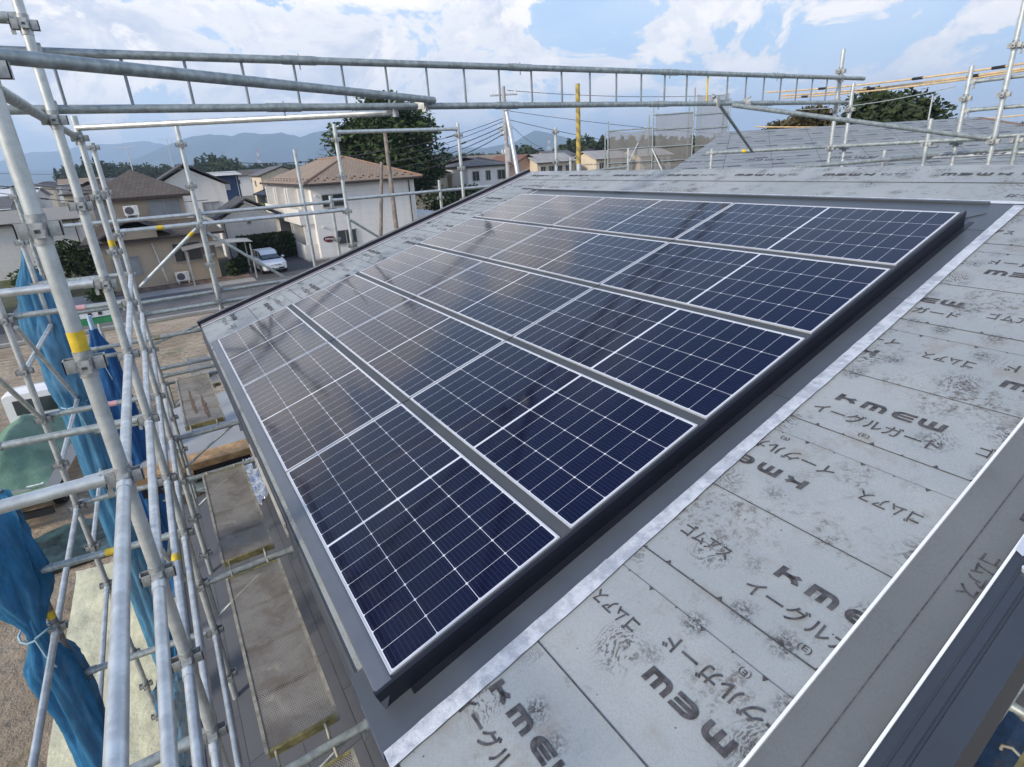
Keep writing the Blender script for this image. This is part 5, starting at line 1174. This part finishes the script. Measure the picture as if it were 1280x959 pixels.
ledger('thin rail across the pale tenements beyond the ridge', (-2.7, 5.6, 6.62), (-2.1, 7.5, 6.72), name='guard_rail', cat='guard rail', group=None, r=.02, mt=galvd)

# walking boards with punched holes
def board_mat():
    M = bpy.data.materials.new('punched_steel_board'); M.use_nodes = True; t = M.node_tree; b = t.nodes['Principled BSDF']
    tcn = t.nodes.new('ShaderNodeTexCoord'); oc = tcn.outputs['Object']
    s_ = t.nodes.new('ShaderNodeSeparateXYZ'); t.links.new(oc, s_.inputs[0])
    p_ = .0125
    def holes(off):
        ax = math_n('SUBTRACT', math_n('FRACT', math_n('ADD', math_n('DIVIDE', s_.outputs[0], p_ * 1.732, nt=t), off, nt=t), nt=t), .5, nt=t)
        ay = math_n('SUBTRACT', math_n('FRACT', math_n('ADD', math_n('DIVIDE', s_.outputs[1], p_, nt=t), off, nt=t), nt=t), .5, nt=t)
        ax = math_n('MULTIPLY', ax, p_ * 1.732, nt=t); ay = math_n('MULTIPLY', ay, p_, nt=t)
        return math_n('SQRT', math_n('ADD', math_n('MULTIPLY', ax, ax, nt=t), math_n('MULTIPLY', ay, ay, nt=t), nt=t), nt=t)
    d = math_n('MINIMUM', holes(0), holes(.5), nt=t); hole = math_n('LESS_THAN', d, .0043, nt=t)
    dirt = ramp(noise(oc, 4, 6, .7, .3, nt=t), .4, .68, nt=t)
    c = mixc(dirt, (.40, .385, .35), (.25, .22, .185), nt=t)
    st = ramp(noise(vmul(oc, (.5, 5, 1), nt=t), 3, 4, .6, nt=t), .60, .74, nt=t)
    c = mixc(math_n('MULTIPLY', st, .55, nt=t), c, (.14, .07, .035), nt=t)
    sp = ramp(noise(oc, 33, 3, .8, nt=t), .70, .76, nt=t); c = mixc(math_n('MULTIPLY', sp, .8, nt=t), c, (.62, .58, .45), nt=t)
    clog = ramp(noise(oc, 6, 4, .6, nt=t), .56, .70, nt=t)
    a = math_n('SUBTRACT', 1, math_n('MULTIPLY', hole, math_n('SUBTRACT', 1, math_n('MULTIPLY', clog, .8, nt=t), nt=t), nt=t), nt=t)
    t.links.new(c, b.inputs['Base Color']); t.links.new(a, b.inputs['Alpha']); b.inputs['Roughness'].default_value = .6; b.inputs['Metallic'].default_value = .15
    return M
bdm = board_mat(); bedge = mat('board_side_rail', (.40, .385, .32), .6, .2, .2, 12); hookm = mat('olive_hook_rail', (.30, .27, .12), .6, .2, .2, 20)
def board(label, x0, x1, y0, y1, z, rust=False, name='scaffold_board'):
    o = thing(name, label, 'scaffold board', ((x0 + x1) / 2, (y0 + y1) / 2, z), 'perforated scaffold boards')
    xa, xb = x0 + .06, x1 - .06
    b = MB(); b.bx(xa + .02, xb - .02, y0 + .018, y1 - .018, z - .004, z - .001)
    b.build('deck', bdm, o)
    for ys in (y0, y1 - .018): b = MB(); b.bx(xa, xb, ys, ys + .018, z - .045, z + .004); b.build('side_rail', bedge, o)
    for xs, s_ in ((xa, -1), (xb - .02, 1)):
        b = MB(); b.bx(xs, xs + .02, y0 + .019, y1 - .019, z - .045, z + .002); e_ = b.build('end_rail', hookm, o)
        for yy in (y0 + .05, y1 - .08):
            b = MB(); xh = xs if s_ < 0 else xs + .02
            b.path([(xh, yy, z - .01), (xh + s_ * .035, yy, z + .010), (xh + s_ * .07, yy, z - .012), (xh + s_ * .072, yy, z - .04)], .008, 7); b.build('hook', bedge, e_)
    b = MB(); n_ = 4
    for k in range(1, n_): xk = xa + (xb - xa) * k / n_; b.bx(xk - .006, xk + .006, y0 + .02, y1 - .02, z - .03, z - .0045)
    b.build('cross_rib', backside, o)
    if rust:
        b = MB(); rr = random.Random(6)
        for (yc, xs, xe, wm_) in ((y0 + .13, xb - .30, xa + .45, .020), (y0 + .235, xb - .10, xa + .70, .026)):
            n_ = 26; L_, R_ = [], []
            for i in range(n_):
                f = i / (n_ - 1); x = xs + (xe - xs) * f; w_ = wm_ * (math.sin(math.pi * min(1, .08 + f * 1.0)) ** .5) * (1 - .62 * f) * rr.uniform(.6, 1.3) + .002; dy = -.02 * f + .002 * math.sin(f * 17)
                L_.append((x, yc + dy - w_, z + .0008)); R_.append((x, yc + dy + w_ * rr.uniform(.6, 1.2), z + .0008))
            b.add(L_ + R_, [(i, i + 1, n_ + i + 1, n_ + i) for i in range(n_ - 1)], 0)
        b.build('rust_stain', mat('rust_streak', (.115, .065, .045), .9, 0, .4, 30, col2=(.20, .165, .135)), o)
    return o
board('perforated scaffold board cut by the bottom edge, nearest of the row beside the eave', 3.66, 5.4, -.45, -.05, 4.185)
board('widest looking perforated scaffold board with pale droppings, in the middle of the row', 1.85, 3.55, -.44, -.055, 4.185)
board('perforated scaffold board beside the silver foil sheet', .06, 1.76, -.44, -.055, 4.185)
board('far scaffold board with two rust streaks, above the grey lean-to roof', -1.86, -.10, -.47, -.10, 4.63, True)
board('short dark scaffold board under the roof corner beyond the rust streaked one', -3.6, -1.95, -.30, .02, 4.40)
board('dark scaffold board at the bottom right corner beyond the rake trim', 5.60, 5.98, -.9, 2.72, 4.16)
def bracket(label, x, z, y1=.05):
    o = thing('board_bracket', label, 'bracket', (x, -.6, z), 'brackets carrying the scaffold boards'); b = MB(); b.tube((x, -.56, z), (x, y1, z), TR, 16); b.tube((x, y1, z), (x, y1 + .012, z), TR + .006, 16); b.build('arm', galvd, o)
    b = MB(); b.bx(x - .006, x + .006, y1 - .02, y1 + .005, z - .10, z); b.path([(x, -.56, z - .33), (x, -.30, z - .16), (x, -.06, z - .02)], .012, 8); b.tube((x, -.56, z - .33), (x, -.56, z - .02), .012, 8); b.build('strut', galvd, o)
bracket('bracket tube at the near end of the middle scaffold board', 3.6, 4.14); bracket('bracket tube between the middle board and the foil side board', 1.8, 4.14)
bracket('bracket tube at the far end of the foil side board', 0.02, 4.14); bracket('bracket tube at the near end of the rust streaked board', -.04, 4.58, .02); bracket('bracket tube at the far end of the rust streaked board', -1.9, 4.58, .10)
ledger('tube under the near rake at the bottom right corner', (5.54, 2.0, 4.32), (5.54, 3.6, 4.34), name='scaffold_ledger', group=None, r=TR, mt=galvd)
ledger('short cross tube by the bottom right scaffold board', (5.45, 2.78, 4.28), (6.1, 2.78, 4.28), name='scaffold_transom', cat='cross tube', group=None, r=TR, mt=galvd)

# =================================================================== BLUE NETS
def net_mat(name, c, tr, op):
    M = bpy.data.materials.new(name); M.use_nodes = True; t = M.node_tree; b = t.nodes['Principled BSDF']; oc = t.nodes.new('ShaderNodeTexCoord').outputs['Object']
    cc = mixc(ramp(noise(vmul(oc, (6, 6, 1), nt=t), 2.5, 5, .65, nt=t), .35, .68, nt=t), tuple(x * .6 for x in c), c, nt=t)
    t.links.new(cc, b.inputs['Base Color']); b.inputs['Roughness'].default_value = .75; b.inputs['Specular IOR Level'].default_value = .25
    t.links.new(math_n('ADD', math_n('MULTIPLY', noise(vmul(oc, (5, 5, .8), nt=t), 3, 4, .65, nt=t), tr, nt=t), op - tr / 2, nt=t, clamp=True), b.inputs['Alpha'])
    tl = t.nodes.new('ShaderNodeBsdfTranslucent'); t.links.new(cc, tl.inputs[0]); ms = t.nodes.new('ShaderNodeMixShader'); ms.inputs[0].default_value = .35
    o_ = t.nodes['Material Output']; t.links.new(b.outputs[0], ms.inputs[1]); t.links.new(tl.outputs[0], ms.inputs[2]); t.links.new(ms.outputs[0], o_.inputs[0])
    bn = t.nodes.new('ShaderNodeBump'); bn.inputs['Distance'].default_value = .012; t.links.new(noise(vmul(oc, (1, 1, .35), nt=t), 16, 5, .7, 1.2, nt=t), bn.inputs['Height'])
    for n_ in (b, tl): t.links.new(bn.outputs[0], n_.inputs['Normal'])
    return M
netA = net_mat('blue_mesh_net', (.07, .31, .58), .45, .80); netB = net_mat('pale_blue_mesh_net', (.15, .43, .68), .5, .66)
def net_bundle(label, pts, rads, seed, m_, ties=(), folds=7):
    rr = random.Random(seed); n = 72; N_ = 90; vs = []; ph = [rr.uniform(0, 6.28) for _ in range(4)]
    P = [Vector(p) for p in pts]
    for i in range(N_):
        f = i / (N_ - 1) * (len(P) - 1); k = min(int(f), len(P) - 2); g_ = f - k; g2 = g_ * g_ * (3 - 2 * g_)
        c = P[k].lerp(P[k + 1], g_); r = rads[k] * (1 - g2) + rads[k + 1] * g2
        for j in range(n):
            a = 2 * math.pi * j / n; fold = .80 + .46 * abs(math.sin(folds * .5 * a + ph[0] + f * .9)) ** .6 + .20 * abs(math.sin((folds + 3) * .5 * a + ph[1] - f * 1.3)) + .10 * math.sin(2 * a + ph[2] + f * 3) + rr.uniform(-.035, .035)
            vs.append(c + Vector((math.cos(a) * r * fold * .8, math.sin(a) * r * fold, 0)))
    o = thing('safety_net', label, 'safety net', tuple(P[-1]), 'gathered blue safety nets'); b = MB()
    b.add(vs, [(i * n + j, i * n + (j + 1) % n, (i + 1) * n + (j + 1) % n, (i + 1) * n + j) for i in range(N_ - 1) for j in range(n)], 0, True); b.build('netting', m_, o)
    for (k, rt) in ties:
        c = P[k]; b = MB(); b.path([c + Vector((math.cos(a_ * .524) * rt, math.sin(a_ * .524) * rt * 1.1, .02 * math.sin(a_))) for a_ in range(13)], .008, 6)
        b.path([c + Vector((rt, 0, 0)), c + Vector((rt + .05, .03, -.12)), c + Vector((rt + .02, .05, -.26))], .006, 5); b.build('tie_rope', mat('pale_blue_cord', (.30, .50, .58), .6), o)
    return o
net_bundle('large gathered blue net tied round the outer post at bottom left', [(1.72, -1.60, 5.25), (1.66, -1.60, 4.9), (1.66, -1.58, 4.55), (1.66, -1.58, 4.18), (1.66, -1.57, 3.85), (1.66, -1.55, 3.2), (1.66, -1.54, 2.2), (1.66, -1.54, .3)], [.13, .15, .13, .045, .11, .10, .10, .10], 1, netA, ((3, .085),))
net_bundle('pale blue net gathered in a long spindle on an outer post at left', [(-2.08, -1.50, 6.35), (-2.08, -1.55, 5.9), (-2.08, -1.56, 5.4), (-2.06, -1.53, 4.95), (-2.04, -1.52, 4.55), (-2.0, -1.5, 3.4), (-2.0, -1.5, .4)], [.02, .10, .15, .13, .12, .13, .12], 2, netB, ((4, .13),))
net_bundle('deep blue net bundle behind the nearest post with a white capped top', [(-3.9, -1.32, 5.0), (-3.9, -1.32, 4.5), (-3.9, -1.32, 3.6), (-3.9, -1.32, 2.4), (-3.9, -1.32, .2)], [.04, .13, .17, .19, .15], 3, net_mat('deep_blue_net', (.04, .20, .50), .4, .80), ((1, .12),))
b = MB(); b.tube((-3.9, -1.32, 0), (-3.9, -1.32, 5.2), .03, 12); tag(b.build('net_post', mat('pale_blue_pole', (.42, .60, .78), .5)), 'pale blue and white topped post carrying the deep blue net', 'post')
sg_ = thing('site_sign', 'small white and green sign board above the deep blue net', 'sign', (-4.6, -1.3, 4.9)); b = MB(); b.box((-4.6, -1.30, 5.03), (.012, .42, .22)); b.build('board', mat('sign_green', (.05, .28, .12), .5), sg_)
b = MB(); b.box((-4.592, -1.30, 5.085), (.012, .40, .10)); b.build('white_panel', white_edge, sg_)
b = MB(); 
for k in range(2): b.box((-4.584, -1.37 + k * .13, 5.085), (.004, .05, .05))
b.build('printed_marks', fasc, sg_); b = MB(); b.tube((-4.61, -1.3, 0), (-4.61, -1.3, 4.93), .025, 8); b.build('stake', galv, sg_)
crumple('safety_net', 'dark blue net spread under the bottom right scaffold board', 'safety net', [(5.3, 2.0), (6.4, 2.0), (6.4, 4.2), (5.3, 4.2)], 2.9, net_mat('dark_blue_net', (.02, .09, .20), .4, .85), 20, .06, 18)
crumple('safety_net', 'blue net lying in folds under the bottom left scaffold bay', 'safety net', [(.4, -1.35), (1.9, -1.25), (1.6, -1.0), (-.8, -1.15)], 2.1, netA, 22, .10, 18)

# =================================================================== NEIGHBOURING ROOF AND NETTED SCAFFOLD
nb = thing('neighbour_building', 'neighbouring building with a wide grey felted roof dotted with small dark marks', 'building', (-5, 20, 0))
A_, B_ = Vector((-7.93, 17.89, 7.41)), Vector((-3.15, 25.49, 7.42)); r_d = (B_ - A_).normalized(); n_d = Vector((r_d.y, -r_d.x, 0))
slope = -.178; Cp = A_ + n_d * 9 - r_d * 5.6 + Vector((0, 0, slope * 9)); Dp = B_ + n_d * 9 + r_d * .0 + Vector((0, 0, slope * 9))
b = MB(); b.prism([A_, Cp, Dp, B_], (0, 0, -.12), 0)
nrm = (B_ - A_).cross(Cp - A_).normalized(); nrm = nrm if nrm.z > 0 else -nrm; dn = (n_d + Vector((0, 0, slope))).normalized()
for i in range(10):
    s0 = .45 + i * .85; L0 = -5.6 * s0 / 9 + .3; k = 0; u = L0 + (i % 2) * .55
    while u < 8.9:
        p = A_ + r_d * u + dn * s0 + nrm * .005
        b.add([p, p + r_d * .40 - dn * .03, p + r_d * .42 + dn * .10, p + r_d * .03 + dn * .13], [(0, 3, 2, 1)], 1)
        q = p + r_d * .62 + dn * .06; b.add([q, q + r_d * .55, q + r_d * .55 + dn * .035, q + dn * .035], [(0, 3, 2, 1)], 1)
        u += 1.22
    q0 = A_ + r_d * (L0 - .2) + dn * (s0 - .42) + nrm * .004; L1 = 8.9 - L0 + .2
    b.add([q0, q0 + r_d * L1, q0 + r_d * L1 + dn * .02, q0 + dn * .02], [(0, 3, 2, 1)], 1)
for k in range(9):
    p = A_ + r_d * (-3.0 + k * 1.35) + dn * 8.0 + nrm * .0045; e_ = A_ + r_d * (.2 + k * 1.35) + dn * .1 + nrm * .0045
    wd_ = r_d * .012
    if k < 7: b.add([p, p + wd_, e_ + wd_, e_], [(0, 1, 2, 3)], 1)
b.build('felted_roof', [und3, mat('faded_ink', (.09, .105, .125), .8)], nb)
b = MB(); wz = -.3; b.prism([A_ + Vector((0, 0, wz)), Cp + n_d * -.6 + Vector((0, 0, wz)), Dp + n_d * -.6 + Vector((0, 0, wz)), B_ + Vector((0, 0, wz))], (0, 0, -6.6), 0); b.build('wall', sid, nb)
b = MB(); q = n_d * 3; b.prism([B_, B_ + r_d * .35, Dp + r_d * .35, Dp], (0, 0, -.5), 0); b.build('gable_board', mat('brown_gable_board', (.22, .15, .10), .8), nb)
tr_ = thing('tiled_house', 'house with a grey tiled roof below the rails at the right edge', 'house', (3, 34, 0))
b = MB(); b.bx(-4, 8, 31, 39, 0, 4.7); b.build('wall', whitew, tr_); b = MB(); roof_gable(b, -4.6, 8.6, 30.2, 39.8, 4.85, 1.35, ridge='x'); b.build('roof', grey_tile, tr_)
mesh_m = bpy.data.materials.new('grey_scaffold_mesh'); mesh_m.use_nodes = True; t = mesh_m.node_tree; bb_ = t.nodes['Principled BSDF']
bb_.inputs['Base Color'].default_value = (.27, .27, .265, 1); bb_.inputs['Roughness'].default_value = .9; tcn = t.nodes.new('ShaderNodeTexCoord')
t.links.new(math_n('ADD', math_n('MULTIPLY', noise(tcn.outputs['Object'], 1.2, 4, .6, nt=t), .25, nt=t), .48, nt=t), bb_.inputs['Alpha'])
ns = thing('netted_scaffold', 'stepped scaffold hung with grey mesh netting left of the neighbouring grey roof', 'scaffold', (-10, 18, 0))
DN = 22.0; s_h = Vector((AX.x, AX.y, 0)).normalized(); q = deep(760, 213, DN); O_ = Vector((q.x, q.y, 0))
tops = [deep(760, 153, DN).z, deep(815, 132, DN).z, deep(866, 113, DN).z, deep(906, 125, DN).z]
xs = [0] + [((deep(px, 180, DN) - q).dot(s_h)) for px in (813, 862, 905)]
for i in range(4):
    b = MB(); p = O_ + s_h * xs[i]; b.tube((p.x, p.y, 0), (p.x, p.y, tops[i]), .027, 8); b.build('post', galvd, ns)
    b = MB(); b.tube((p.x - .5, p.y + .3, 0), (p.x - .5, p.y + .3, tops[i] - .35), .024, 8); b.build('post', galvd, ns)
for i in range(3):
    zt = [deep(790, 163, DN).z, deep(840, 142, DN).z, deep(885, 120, DN).z][i]
    b = MB(); a, c = O_ + s_h * xs[i], O_ + s_h * xs[i + 1]; n_ = 8; vs = []
    for j in range(n_ + 1):
        f = j / n_; p = a.lerp(c, f); w_ = .05 * math.sin(f * 9 + i); sg2 = -.07 * math.sin(math.pi * f)
        for z in (3.2, 4.8, 6.4, zt + sg2): vs.append((p.x + w_, p.y + .05 + w_, z))
    b.add(vs, [(j * 4 + k, (j + 1) * 4 + k, (j + 1) * 4 + k + 1, j * 4 + k + 1) for j in range(n_) for k in range(3)], 0); b.build('mesh_panel', mesh_m, ns)
    for py in ([163, 186, 203], [144, 162, 183, 201], [129, 144, 161, 182])[i]:
        z = deep((787, 838, 884)[i], py, DN).z; b = MB(); b.tube((a.x, a.y, z), (c.x, c.y, z + .02), .025, 8); b.build('rail', galvd, ns)
for pa_, pb_ in (((808, 157), (783, 210)), ((815, 186), (828, 214))): b = MB(); b.tube(deep(*pa_, DN - .3), deep(*pb_, DN - .3), .026, 8); b.build('brace', galv, ns)

for o in bpy.data.objects:
    if '_w' in o: del o['_w']
